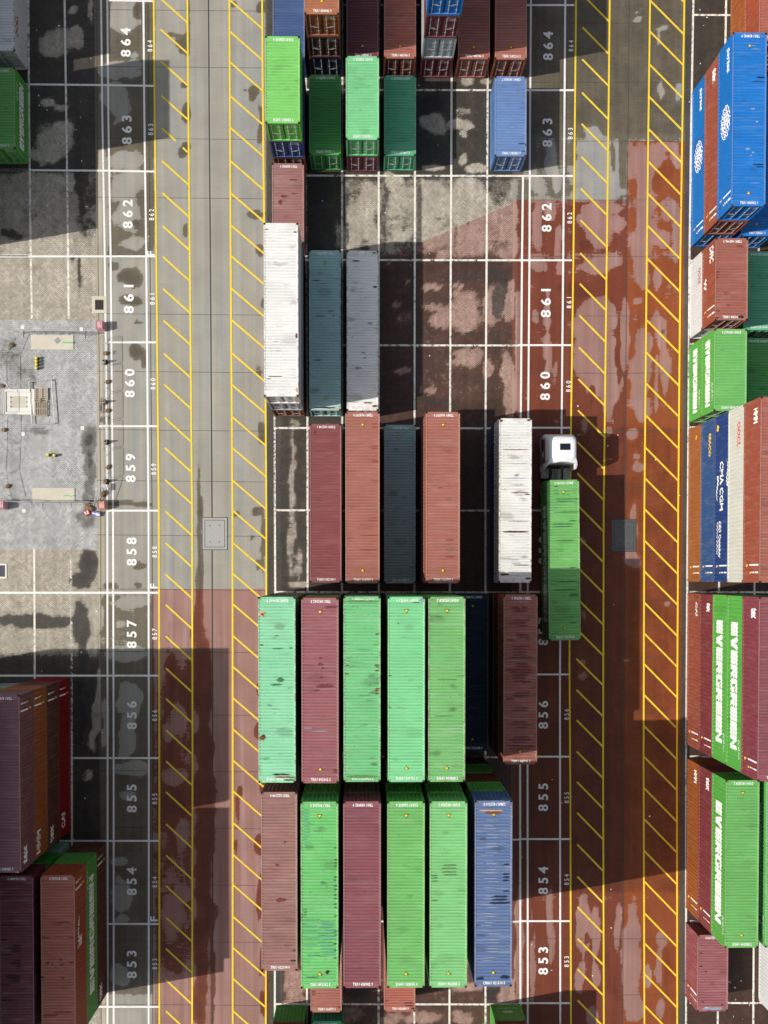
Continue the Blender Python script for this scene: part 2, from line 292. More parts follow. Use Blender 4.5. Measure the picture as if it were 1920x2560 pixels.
def field(P, rects, ells, base):
    v = np.full(len(P), base)
    # work in pixel space of the ground plane: invert with the camera
    Rm = np.array(_RM); d = (np.c_[P, np.zeros(len(P))] - np.array(CAM_LOC)) @ Rm
    px = PPX + F_PX * d[:, 0] / -d[:, 2]; py = PPY - F_PX * d[:, 1] / -d[:, 2]
    def vn(a, b, seed):
        ia, ib = np.floor(a).astype(np.int64), np.floor(b).astype(np.int64); fa, fb = a - ia, b - ib
        fa, fb = fa * fa * (3 - 2 * fa), fb * fb * (3 - 2 * fb)
        def h(i, j):
            x = (i * 374761393 + j * 668265263 + seed * 974711) & 0x7fffffff
            x = ((x ^ (x >> 13)) * 1274126177) & 0x7fffffff
            return (x ^ (x >> 16)) % 65536 / 65536.0
        return (h(ia, ib) * (1 - fa) + h(ia + 1, ib) * fa) * (1 - fb) + (h(ia, ib + 1) * (1 - fa) + h(ia + 1, ib + 1) * fa) * fb - .5
    ex, ey = px.copy(), py.copy()
    for o_, (sc, am) in enumerate(((60.0, 34.0), (26.0, 18.0), (11.0, 9.0))):
        ex = ex + am * vn(px / sc, py / sc, 3 + o_); ey = ey + am * vn(px / sc, py / sc, 17 + o_)
    for x0, y0, x1, y1, t in rects:
        fx = np.clip((px - x0) / 8 + .5, 0, 1) * np.clip((x1 - px) / 8 + .5, 0, 1)
        fy = np.clip((py - y0) / 24 + .5, 0, 1) * np.clip((y1 - py) / 24 + .5, 0, 1)
        f = fx * fy; v = v * (1 - f) + t * f
    for cx, cy, rx, ry, t in ells:
        kx, ky = min(1.0, rx / 34.0), min(1.0, ry / 34.0)
        r = np.sqrt(((px + (ex - px) * kx - cx) / rx) ** 2 + ((py + (ey - py) * ky - cy) / ry) ** 2)
        f = np.clip((1.35 - r) / 0.7, 0, 1); f = f * f * (3 - 2 * f)
        v = v * (1 - f) + t * f
    return v

def sheet(name, x0, x1, y0, y1, z, mat, step=0.22, poly=None):
    """one sheet of ground, subdivided so that its wet patches have a place"""
    nx = max(1, round((x1 - x0) / step)); ny = max(1, round((y1 - y0) / step))
    xs = np.linspace(x0, x1, nx + 1); ys = np.linspace(y0, y1, ny + 1)
    if poly:  # left or right edge that slants: x limits per row
        lo = np.array([poly(y)[0] for y in ys]); hi = np.array([poly(y)[1] for y in ys])
        t = np.linspace(0, 1, nx + 1)
        XX = lo[:, None] + (hi - lo)[:, None] * t[None, :]
    else:
        XX = np.repeat(xs[None, :], ny + 1, 0)
    YY = np.repeat(ys[:, None], nx + 1, 1)
    P = np.c_[XX.ravel(), YY.ravel()]
    me = bpy.data.meshes.new(name)
    V = np.c_[P, np.full(len(P), z)]
    idx = np.arange((nx + 1) * (ny + 1)).reshape(ny + 1, nx + 1)
    Fc = np.stack([idx[:-1, :-1], idx[:-1, 1:], idx[1:, 1:], idx[1:, :-1]], -1).reshape(-1, 4)
    me.vertices.add(len(V)); me.vertices.foreach_set('co', V.ravel())
    me.loops.add(Fc.size); me.loops.foreach_set('vertex_index', Fc.ravel())
    me.polygons.add(len(Fc)); me.polygons.foreach_set('loop_start', np.arange(0, Fc.size, 4)); me.polygons.foreach_set('loop_total', np.full(len(Fc), 4))
    me.update(); me.validate()
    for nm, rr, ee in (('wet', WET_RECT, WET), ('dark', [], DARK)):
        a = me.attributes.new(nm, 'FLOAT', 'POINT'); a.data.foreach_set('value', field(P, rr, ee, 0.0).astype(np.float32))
    me.materials.append(mat)
    o = bpy.data.objects.new(name, me); COL.objects.link(o); o['kind'] = 'structure'
    return o

YT, YB = 52.0, -46.0
XW, XE = -20.0, 60.0
bm = bmesh.new()
for a in ((-220, 240, YT, 240), (-220, 240, -240, YB), (-220, XW, YB, YT), (XE, 240, YB, YT)):
    bm.faces.new([bm.verts.new(p) for p in ((a[0], a[2], 0), (a[1], a[2], 0), (a[1], a[3], 0), (a[0], a[3], 0))])
o = mesh_obj('ground', bm_mesh('ground', bm, M_CONC)); o['kind'] = 'structure'
XL0 = -4.72      # block paving / concrete
XL1 = -0.44      # concrete / lanes
XC0, XC1 = 9.68, 28.28
XR1 = 37.5       # slab joint in the right lanes
XR2 = 42.05
yr = at(500, 1472).y
yr2 = at(1400, 500).y; yr3 = at(1650, 353).y
ynew0, ynew1 = at(100, 800).y, at(100, 1375).y
sheet('block_paving', XW, XL0, ynew0, YT, 0, M_PAV)
sheet('block_paving_relaid', XW, XL0, ynew1, ynew0, 0, M_PAV_N)
sheet('block_paving', XW, XL0, YB, ynew1, 0, M_PAV)
sheet('concrete_apron', XL0, XL1, YB, YT, 0, M_CONC)
sheet('lane', XL1, XC0, yr, YT, 0, M_CONC)
sheet('lane_red', XL1, XC0, YB, yr, 0, M_CONC_R)
# middle block paving: the red part starts along a slanting line
P0, P1_, P2_, P3_ = at(1292, 505), at(1122, 576), at(955, 648), at(752, 1472)
SL = sorted([(P0.x, P0.y), (P1_.x, P1_.y), (P2_.x, P2_.y), (P3_.x, P3_.y)])
def slant(x):
    if x <= SL[0][0]: return SL[0][1]
    for (xa, ya), (xb, yb) in zip(SL[:-1], SL[1:]):
        if x <= xb: return ya + (yb - ya) * (x - xa) / (xb - xa)
    return SL[-1][1]
XCM = P2_.x
def csheet(name, top, mat, step=0.22):
    nx = round((XC1 - XCM) / step); xs = np.linspace(XCM, XC1, nx + 1)
    yl = np.array([slant(x) for x in xs])
    ny = round(60 / step / 1.2)
    t = np.linspace(0, 1, ny + 1)
    YY = (yl[None, :] + (YT - yl)[None, :] * t[:, None]) if top else (YB + (yl - YB)[None, :] * t[:, None])
    XX = np.repeat(xs[None, :], ny + 1, 0)
    P = np.c_[XX.ravel(), YY.ravel()]; V = np.c_[P, np.zeros(len(P))]
    idx = np.arange(len(P)).reshape(ny + 1, nx + 1)
    Fc = np.stack([idx[:-1, :-1], idx[:-1, 1:], idx[1:, 1:], idx[1:, :-1]], -1).reshape(-1, 4)
    me = bpy.data.meshes.new(name); me.from_pydata(V.tolist(), [], Fc.tolist())
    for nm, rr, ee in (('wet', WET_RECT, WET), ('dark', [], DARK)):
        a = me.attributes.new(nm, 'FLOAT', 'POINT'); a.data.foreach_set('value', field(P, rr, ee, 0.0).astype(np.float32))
    me.materials.append(mat); o = bpy.data.objects.new(name, me); COL.objects.link(o); o['kind'] = 'structure'
sheet('block_paving', XC0, XCM, yr, YT, 0, M_PAV); sheet('block_paving_red', XC0, XCM, YB, yr, 0, M_PAV_R)
csheet('block_paving', True, M_PAV); csheet('block_paving_red', False, M_PAV_R)
sheet('lane', XC1, XR1, yr2, YT, 0, M_CONC); sheet('lane_red', XC1, XR1, YB, yr2, 0, M_CONC_R)
sheet('lane', XR1, XR2, yr3, YT, 0, M_CONC); sheet('lane_red', XR1, XR2, YB, yr3, 0, M_CONC_O)
sheet('asphalt_strip', XR2, 42.62, YB, YT, 0, M_ASPH, 0.3)
sheet('block_paving', 42.62, XE, 24.0, YT, 0, M_PAV, 0.3); sheet('block_paving_red', 42.62, XE, YB, 24.0, 0, M_PAV_R, 0.3)
M_KERB = ground_mat('cream_kerb', (0.40, 0.355, 0.27), (0.13, 0.11, 0.08)); M_KERBR = ground_mat('pink_kerb', (0.40, 0.26, 0.21), (0.15, 0.06, 0.04))
sheet('kerb_strip', XL0 + .03, XL0 + 0.50, YB, YT, 0.0025, M_KERB); sheet('kerb_strip', XC1 + .02, XC1 + 0.42, YB, yr2, 0.0025, M_KERBR)
sheet('asphalt_strip', at(668, 900).x, at(702, 900).x, YB, YT, 0.004, M_ASPH, 0.3)

# ------------------------------------------------------------------ painted markings
def paint_mat(name, col, wear=0.5):
    k = NT(name); co = k.objco()
    n = k.noise(co, 3.0, 6, 0.7); n2 = k.noise(co, 22.0, 4, 0.7)
    c = k.val(col, k.math('MULTIPLY_ADD', n, 0.5, 0.75))
    c = k.mix(k.math('MULTIPLY', k.ramp(k.noise(co, 9, 5, 0.7), .5, .7), .45), c, tuple(x * 0.45 for x in col))
    s = k.math('ADD', k.math('MULTIPLY', n, 0.6), k.math('MULTIPLY', n2, 0.4))
    trk = k.noise(k.mapv(co, (2.3, 0.05, 1)), 1.0, 3, 0.5)
    s = k.math('ADD', s, k.math('MULTIPLY', k.math('SUBTRACT', trk, 0.5), 0.45))
    a = k.ramp(s, wear - 0.20, wear - 0.05)
    k.fin(c, 0.65, 0.3)
    tr = k.n('ShaderNodeBsdfTransparent'); mx = k.n('ShaderNodeMixShader')
    k.l(a, mx.inputs[0]); k.l(tr.outputs[0], mx.inputs[1]); k.l(k.b.outputs[0], mx.inputs[2]); k.l(mx.outputs[0], k.out.inputs[0])
    return k.m
M_WLINE = paint_mat('white_line_paint', (0.80, 0.79, 0.76), 0.44)
M_WWORN = paint_mat('worn_white_paint', (0.76, 0.73, 0.64), 0.56)
M_YLINE = paint_mat('yellow_line_paint', (0.82, 0.60, 0.035), 0.42)
M_YHATCH = paint_mat('yellow_hatch_paint', (0.80, 0.57, 0.045), 0.45)
M_JOINT = simple_mat('joint_sealant', (0.07, 0.066, 0.06), 0.9, 0.1)

class Lines:
    def __init__(s): s.bm = bmesh.new()
    def seg(s, pts, wd, z):
        """ribbon through pixel points"""
        P = [at(*p) for p in pts]
        L, Rr = [], []
        for i, p in enumerate(P):
            d = (P[min(i + 1, len(P) - 1)] - P[max(i - 1, 0)]); d.z = 0; d.normalize()
            n = Vector((-d.y, d.x, 0)) * (wd / 2)
            L.append(s.bm.verts.new((p.x + n.x, p.y + n.y, z))); Rr.append(s.bm.verts.new((p.x - n.x, p.y - n.y, z)))
        for i in range(len(P) - 1): s.bm.faces.new((L[i], Rr[i], Rr[i + 1], L[i + 1]))
    def done(s, name, mat):
        for f in s.bm.faces: f.normal_update()
        bmesh.ops.recalc_face_normals(s.bm, faces=s.bm.faces)
        me = bpy.data.meshes.new(name); s.bm.to_mesh(me); s.bm.free()
        me.materials.append(mat)
        o = bpy.data.objects.new(name, me); COL.objects.link(o); o['kind'] = 'structure'
        return o
T, B = -40, 2600
# expansion joints
J = Lines()
for y in (24, 166, 345, 493, 784, 928, 1074, 1201, 1337, 1472, 1628, 1785, 1926, 2068, 2210, 2352, 2510):
    J.seg([(243, y), (664, y + 4)], 0.035, 0.004)
for y in (58, 206, 353, 500, 641, 790, 933, 1077, 1219, 1379, 1501, 1642, 1783, 2064, 2206, 2347, 2487):
    J.seg([(1291, y), (1706, y)], 0.035, 0.004)
J.seg([(521, T), (523, 300), (526, 640), (530, 1270), (531.6, 1900), (531.6, B)], 0.10, 0.0055)
J.seg([(1574, T), (1568, 500), (1564, 1000), (1558, 1700), (1557, B)], 0.05, 0.0055)
J.seg([(370, T), (372.5, 300), (375, 640), (380, 1270), (382, 1900), (382, B)], 0.06, 0.0055)
J.seg([(1418, T), (1414, 640), (1409, 1060)], 0.04, 0.0055)
J.seg([(242, T), (245, 640), (252, 1280), (253, B)], 0.05, 0.0055)
J.done('pavement_joints', M_JOINT)
# white lines
W = Lines(); WZ = 0.010
for pts in ([(252.4, T), (256, 300), (262, 640), (268.4, 1280), (269, 1900), (269, B)], [(268, T), (271, 300), (276.6, 640), (282.6, 1280), (284.2, 1900), (284.3, B)],
            [(358.2, T), (361, 300), (365.7, 640), (371.2, 1280), (372.2, 1900), (371.6, B)],
            [(1327.8, T), (1325, 300), (1323.6, 640), (1320.5, 1040), (1318.6, 1700), (1319.5, B)], [(1413.5, T), (1411, 300), (1408, 640), (1403.8, 1090), (1399.8, 1700), (1400.6, B)]):
    W.seg(pts, 0.15, WZ)
W.seg([(1307.5, 440), (1305, 640), (1302, 1040), (1300, 1700), (1301, B)], 0.16, WZ)
LY = [(1, 268), (213, 70), (427, 0), (641, 0), (856, 270), (1065.5, 248), (1276.6, 271), (1481.8, -60), (1689, -60), (1895, 178), (2102, 148), (2309.7, 268), (2517, 240)]
LEND = [383, 385.5, 387.5, 389.5, 390.5, 392.5, 395.5, 397, 397.5, 397.5, 396.5, 396.5, 396.5]
for (y, x0), x1 in zip(LY, LEND):
    W.seg([(x0, y - (2 if 60 < y < 500 else 0)), (270, y), (x1, y + (2 if y < 500 else 0))], 0.15 if y != 1481.8 else 0.17, WZ + 0.004)
for y, x1 in ((13, 1436), (225.7, 1435), (440, 1432.5), (650.8, 1429.5), (863, 1428), (1069.4, 1427), (1276, 1370), (1480, 1425), (1686, 1422.5), (1891.5, 1423.5), (2097.5, 1423.7), (2302.7, 1425.5), (2507.6, 1426)):
    W.seg([(1296, y), (x1, y)], 0.15, WZ + 0.004)
W.done('white_line_marking', M_WLINE)
W = Lines()
for pts in ([(70.3, T), (73, 300), (76.8, 640), (79.5, 797)], [(161, T), (166, 300), (170.5, 640), (171.8, 797)], [(85.5, 1373), (86.8, 1640), (88, 2100)], [(177.5, 1385), (179.4, 1640), (180, 2120)],
            [(686, T), (686.3, 1040), (688, 1480), (687, B)], [(764.4, T), (765, 500), (768.6, 1050), (769, 1480), (767, B)],
            [(855.8, T), (855.3, 500), (855, 1480), (855, B)], [(947.5, T), (946.7, 500), (947, 1480), (946.5, B)], [(1038, T), (1037.2, 500), (1036, 1100), (1035.5, B)],
            [(1130, T), (1128.6, 300), (1125, 1060), (1123.5, B)], [(1220, T), (1218.6, 300), (1213.6, 1100), (1213.7, B)],
            [(1734, T), (1728, 300), (1723.7, 640), (1719.3, 1280), (1715, 1900), (1715, B)], [(1816, T), (1810, 300), (1797.5, 1470), (1794, B)], [(1905, T), (1886, 1470), (1883, B)]):
    W.seg(pts, 0.16, WZ)
for y in (13, 225.7, 440, 650.8, 863.8, 1071, 1276.6, 1481, 1687, 1893, 2099, 2304, 2511):
    W.seg([(687, y - 1), (1296, y)], 0.15, WZ + 0.004)
for y in (37.5, 240, 450, 652, 860, 1068, 1274, 1480, 1684, 1891, 2097, 2303, 2507):
    W.seg([(1720 + (14 if y < 300 else 4), y), (2000, y + 1)], 0.15, WZ + 0.004)
for y in (213, 427, 641): W.seg([(-80, y - 3), (72, y - 2)], 0.15, WZ + 0.004)
W.done('white_cell_marking', M_WWORN)
# yellow lines and hatching
Yl = Lines()
YP = dict(a=[(384, T), (387, 300), (390.8, 640), (397.2, 1280), (398.6, 1900), (398.5, B)], b=[(468.2, T), (471, 300), (474.5, 640), (480.2, 1280), (481.5, 1900), (480.3, B)],
          c=[(573.3, T), (575, 300), (576.8, 640), (581.3, 1280), (581.8, 1900), (581.8, B)], d=[(655, T), (657.5, 300), (661.5, 640), (665.8, 1280), (665.8, 1900), (664.3, B)],
          e=[(1440.5, T), (1437, 300), (1433.4, 640), (1426.5, 1120), (1423.5, 1660), (1425.8, 2000), (1427.4, B)], f=[(1524.6, T), (1521, 300), (1516.8, 640), (1509, 1280), (1507.6, 1900), (1509.5, B)],
          g=[(1625.6, T), (1621, 300), (1616.8, 640), (1610.6, 1280), (1608.7, 1900), (1611, B)], h=[(1711.5, T), (1706, 300), (1700.8, 640), (1695.3, 1280), (1692, 1900), (1692.8, B)])
for p in YP.values(): Yl.seg(p, 0.14, 0.018)
Yl.done('yellow_line_marking', M_YLINE)
def xat(pts, y):
    for (xa, ya), (xb, yb) in zip(pts[:-1], pts[1:]):
        if y <= yb: return xa + (xb - xa) * (y - ya) / (yb - ya)
    return pts[-1][0]
Yh = Lines(); rh = random.Random(3)
HA = [-4, 73.3, 153.5, 239.2, 321.4, 402, 482, 565, 642, 722.2, 801.3, 883.8, 961, 1044, 1119.6, 1199.4, 1278, 1357, 1435.5, 1511.5, 1590.6, 1670.4, 1746.8, 1825.2, 1903, 1979.8, 2059.7, 2138, 2214.4, 2293.5, 2371.4, 2449.7, 2527.6]
HC = [-79, 0, 79, 155.5, 240, 319.4, 403, 483, 563.3, 640, 721, 800, 883, 962, 1042.4, 1119.6, 1201.3, 1276.6, 1357, 1434.3, 1510.3, 1589.8, 1667, 1745, 1823.2, 1901, 1977.9, 2057, 2136.8, 2212, 2291.5, 2369.5, 2446.6, 2527.6]
HE = [-12, 68.7, 148.5, 231.5, 309.8, 391.6, 471.8, 550.5, 632.7, 709.4, 788.5, 868.4, 947.9, 1025.8, 1105.7, 1183.2, 1262, 1339, 1416, 1495, 1572, 1646.5, 1724.4, 1800, 1878.8, 1954.7, 2031.9, 2111, 2191.2, 2267.2, 2346.3, 2422.7, 2500.6]
HG = [-78, 2, 79, 161.3, 241.9, 323, 404, 484.2, 564, 645.8, 723, 800, 881, 958.3, 1038, 1118.4, 1195.6, 1273, 1351.4, 1428.5, 1506.5, 1583.6, 1660, 1737.2, 1814.3, 1891.5, 1970, 2047.3, 2127, 2203.6, 2282.7, 2357.9, 2435, 2514]
for y in HA:
    if abs(y - 321.4) < 1:
        Yh.seg([(405, 321), (440, 353)], 0.14, 0.013); Yh.seg([(457, 369), (469, 381)], 0.14, 0.013); continue
    x1 = xat(YP['b'], y + 60); x0 = xat(YP['a'], y) + 16.5
    Yh.seg([(x0, y), (x1 - 1, y + 60)], 0.14, 0.013)
for y in HC: Yh.seg([(xat(YP['c'], y) + 1, y), (xat(YP['d'], y + 71) - 1, y + 71)], 0.14, 0.013)
for y in HE: Yh.seg([(xat(YP['e'], y) + 17, y), (xat(YP['f'], y + 66) - 1, y + 66)], 0.14, 0.013)
for y in HG: Yh.seg([(xat(YP['g'], y) + 1, y), (xat(YP['h'], y + 83) - 1, y + 83)], 0.14, 0.013)
Yh.done('yellow_hatch_marking', M_YHATCH)

# ------------------------------------------------------------------ lettering
def text_mesh(name, s, size=1.0, bold=0.0, sx=1.0, shear=0.0, space=1.0, align='CENTER', res=2, mat=None, word=1.0):
    cu = bpy.data.curves.new(name, 'FONT'); cu.body = s; cu.size = size; cu.offset = bold * size
    cu.align_x = align; cu.align_y = 'CENTER'; cu.resolution_u = res; cu.shear = shear; cu.space_character = space; cu.space_word = word
    o = bpy.data.objects.new(name, cu); COL.objects.link(o)
    bpy.context.view_layer.update()
    me = bpy.data.meshes.new_from_object(o.evaluated_get(bpy.context.evaluated_depsgraph_get()))
    me.name = name
    bpy.data.objects.remove(o); bpy.data.curves.remove(cu)
    if sx != 1.0: me.transform(Matrix.Diagonal((sx, 1, 1, 1)))
    me.materials.clear()
    if mat: me.materials.append(mat)
    return me
M_WNUM = paint_mat('number_paint', (0.84, 0.83, 0.81), 0.45)
def ground_text(name, s, px, py, length, height, bold, z=0.016):
    me = text_mesh(name, s, 1.0, bold, space=1.55, res=4, mat=M_WNUM)
    xs = [v.co.x for v in me.vertices]; ys = [v.co.y for v in me.vertices]
    cx, cy = (min(xs) + max(xs)) / 2, (min(ys) + max(ys)) / 2
    sx, sy = length / (max(xs) - min(xs)), height / (max(ys) - min(ys))
    me.transform(Matrix.Diagonal((sx, sy, 1, 1)) @ Matrix.Translation((-cx, -cy, 0)))
    o = bpy.data.objects.new(name, me); COL.objects.link(o)
    p = at(px, py); o.location = (p.x, p.y, z); o.rotation_euler = (0, 0, R(90)); o['kind'] = 'structure'
NY_L = {864: (106, 115), 863: (325, 324), 862: (535, 537), 861: (748, 748), 860: (958, 960), 859: (1170, 1173), 858: (1379, 1380), 857: (1585, 1585), 856: (1788, 1789), 855: (1996, 1997), 854: (2203, 2205), 853: (2411, 2410)}
NY_R = {864: (115, 115), 863: (332, 334), 862: (544, 545), 861: (758, 757), 860: (965, 966), 859: (1172, 1172), 858: (1376, 1376), 857: (1578, 1580), 856: (1787, 1786), 855: (1993, 1994), 854: (2201, 2199), 853: (2402, 2404)}
for num, (ya, yb) in NY_L.items():
    t = (ya - 100) / 2300
    xa = 313 + min(1, ya / 1400) * 16.5; xb = 374 + min(1, yb / 1400) * 13
    ln = 2.25
    ground_text('bay_number', str(num), xa, ya, ln, 0.80, 0.03)
    ground_text('bay_number', str(num), xb, yb, 0.88, 0.40, 0.016)
for num, (ya, yb) in NY_R.items():
    xa = 1371 - min(1, ya / 1500) * 13; xb = 1428.5 - min(1, yb / 1500) * 12
    if num not in (859,): ground_text('bay_number', str(num), xa, ya, 2.25, 0.80, 0.026)
    if num not in (859, 858, 857): ground_text('bay_number', str(num), xb, yb, 0.88, 0.38, 0.012)
for x, y in ((377, 634), (384.5, 1465), (385, 2297)):
    ground_text('row_letter', 'F', x, y, 0.40, 0.60, 0.03, z=0.017)

# ------------------------------------------------------------------ container materials
def container_paint():
    k = NT('container_paint'); co = k.objco()
    oi = k.n('ShaderNodeObjectInfo')
    rv = k.n('ShaderNodeVectorMath', operation='ADD'); k.l(co, rv.inputs[0])
    cmb = k.n('ShaderNodeCombineXYZ'); r100 = k.math('MULTIPLY', oi.outputs['Random'], 97.0)
    for i in range(3): k.l(r100, cmb.inputs[i])
    k.l(cmb.outputs[0], rv.inputs[1]); v = rv.outputs[0]
    wear = oi.outputs['Alpha']
    base = oi.outputs['Color']
    big = k.noise(v, 0.45, 4, 0.5)
    c = k.val(base, k.math('MULTIPLY_ADD', big, 0.30, 0.85))
    # chalky fading, in streaks across the roof
    st = k.noise(k.mapv(v, (0.45, 3.6, 1.0)), 1.0, 5, 0.6)
    chalk = k.math('MULTIPLY', k.ramp(st, 0.46, 0.72), k.math('MULTIPLY_ADD', wear, 0.30, 0.05))
    c = k.mix(chalk, c, k.mix(0.5, base, (0.62, 0.62, 0.58)))
    # dark damp bands lying in the troughs
    st2 = k.noise(k.mapv(v, (0.65, 6.5, 1.0), (4, 9, 2)), 1.0, 4, 0.65)
    big2 = k.noise(v, 0.6, 3, 0.5)
    damp = k.math('MULTIPLY', k.ramp(k.math('ADD', k.math('MULTIPLY', st2, 0.62), k.math('MULTIPLY', big2, 0.42)), 0.615, 0.66), k.math('MULTIPLY_ADD', wear, 0.75, 0.05))
    c = k.mix(damp, c, k.val(base, 0.42))
    # rust and dirt specks
    sp = k.ramp(k.noise(v, 5.5, 6, 0.72), 0.64, 0.69)
    c = k.mix(k.math('MULTIPLY', sp, k.math('MULTIPLY_ADD', wear, 0.85, 0.10)), c, (0.10, 0.055, 0.03))
    vo = k.n('ShaderNodeTexVoronoi'); k.l(v, vo.inputs['Vector']); vo.inputs['Scale'].default_value = 1.7
    dots = k.math('MULTIPLY', k.math('LESS_THAN', vo.outputs['Distance'], 0.062), k.math('MULTIPLY_ADD', wear, 0.8, 0.1))
    c = k.mix(dots, c, (0.06, 0.045, 0.035))
    # one or two blotches of its own on each roof
    for q, (rad, amt) in enumerate(((0.34, 0.5), (0.2, 0.55), (0.55, 0.35), (0.16, 0.7))):
        fx = k.math('FRACT', k.math('MULTIPLY', oi.outputs['Random'], 17.31 + 9.7 * q)); fy = k.math('FRACT', k.math('MULTIPLY', oi.outputs['Random'], 41.17 + 23.3 * q))
        s2 = k.n('ShaderNodeSeparateXYZ'); k.l(co, s2.inputs[0])
        dx = k.math('SUBTRACT', s2.outputs[0], k.math('MULTIPLY_ADD', fx, 2.2, -1.1)); dy = k.math('SUBTRACT', s2.outputs[1], k.math('MULTIPLY_ADD', fy, 10.4, -5.2))
        dd = k.math('SQRT', k.math('ADD', k.math('MULTIPLY', k.math('MULTIPLY', dx, dx), 0.5), k.math('MULTIPLY', k.math('MULTIPLY', dy, dy), 1.8)))
        bl = k.ramp(k.math('ADD', dd, k.math('MULTIPLY', k.math('SUBTRACT', k.noise(k.mapv(v, (1.2, 6, 1)), 1.3, 5, 0.7), 0.5), 0.9)), rad, rad * 0.45)
        c = k.mix(k.math('MULTIPLY', k.math('MULTIPLY', bl, amt), k.math('MULTIPLY_ADD', wear, 0.9, 0.1)), c, k.mix(0.4, k.val(base, 0.3), (0.07, 0.045, 0.03)))
    hd = k.n('ShaderNodeAttribute', attribute_name='header').outputs['Fac']
    c = k.mix(k.math('MULTIPLY', k.math('MULTIPLY', hd, k.ramp(k.noise(v, 1.6, 6, 0.7), 0.42, 0.6)), k.math('MULTIPLY_ADD', wear, 0.75, 0.05)), c, k.mix(0.4, base, (0.13, 0.075, 0.045)))
    tr = k.n('ShaderNodeAttribute', attribute_name='trough').outputs['Fac']
    trn = k.ramp(k.noise(k.mapv(v, (0.5, 1.4, 1.0), (7, 1, 3)), 1.0, 5, 0.6), 0.3, 0.7)
    c = k.mix(k.math('MULTIPLY', tr, k.math('MULTIPLY_ADD', trn, 0.28, 0.10)), c, k.mix(0.35, k.val(base, 0.45), (0.07, 0.06, 0.05)))
    # rust along the long roof edges
    sx = k.n('ShaderNodeSeparateXYZ'); k.l(co, sx.inputs[0])
    sn = k.n('ShaderNodeSeparateXYZ'); k.l(k.n('ShaderNodeNewGeometry').outputs['Normal'], sn.inputs[0])
    up = k.math('GREATER_THAN', sn.outputs[2], 0.6)
    edge = k.math('MULTIPLY', up, k.ramp(k.math('ABSOLUTE', sx.outputs[0]), 1.06, 1.2))
    er = k.math('MULTIPLY', edge, k.math('MULTIPLY', k.ramp(k.noise(v, 3.2, 6, 0.7), 0.47, 0.6), k.math('MULTIPLY_ADD', wear, 0.75, 0.08)))
    c = k.mix(er, c, (0.17, 0.085, 0.045))
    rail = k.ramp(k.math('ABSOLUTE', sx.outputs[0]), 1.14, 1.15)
    c = k.mix(k.math('MULTIPLY', k.math('MULTIPLY', rail, up), 0.16), c, (0.60, 0.50, 0.44))  # paler rail tops: light caught along the rail edge, mixed into the paint
    grime = k.math('MULTIPLY_ADD', k.noise(k.mapv(v, (1, 9, 1)), 1.0, 4, 0.6), 0.30, 0.85)
    c = k.val(c, grime)
    # faces that do not look up: darker and more saturated
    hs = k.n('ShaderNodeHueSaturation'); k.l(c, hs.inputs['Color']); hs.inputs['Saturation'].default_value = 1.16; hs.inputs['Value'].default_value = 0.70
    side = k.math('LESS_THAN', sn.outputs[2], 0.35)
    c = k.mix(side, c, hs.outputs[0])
    return k.fin(c, k.math('MULTIPLY_ADD', big, 0.2, 0.48), 0.35)
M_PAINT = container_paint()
M_CAST = simple_mat('rusty_casting', (0.16, 0.085, 0.05), 0.8, 0.2, 0.0, 0.45, 14)
M_BAR = simple_mat('galvanised_bar', (0.50, 0.51, 0.52), 0.4, 0.5, 0.35, 0.2, 8)
M_LET_W = simple_mat('white_lettering', (0.82, 0.82, 0.80), 0.55, 0.3, 0, 0.06, 3)
M_LET_Y = simple_mat('yellow_lettering', (0.80, 0.50, 0.04), 0.55, 0.3, 0, 0.08, 3)
M_LET_R = simple_mat('red_lettering', (0.60, 0.03, 0.03), 0.55, 0.3, 0, 0.08, 3)
M_LET_K = simple_mat('crimson_lettering', (0.33, 0.02, 0.05), 0.55, 0.3, 0, 0.08, 3)
M_GASKET = simple_mat('rubber_gasket', (0.02, 0.02, 0.02), 0.8, 0.2)
M_TRI = simple_mat('warning_yellow', (0.85, 0.58, 0.03), 0.5, 0.3, 0, 0.05)

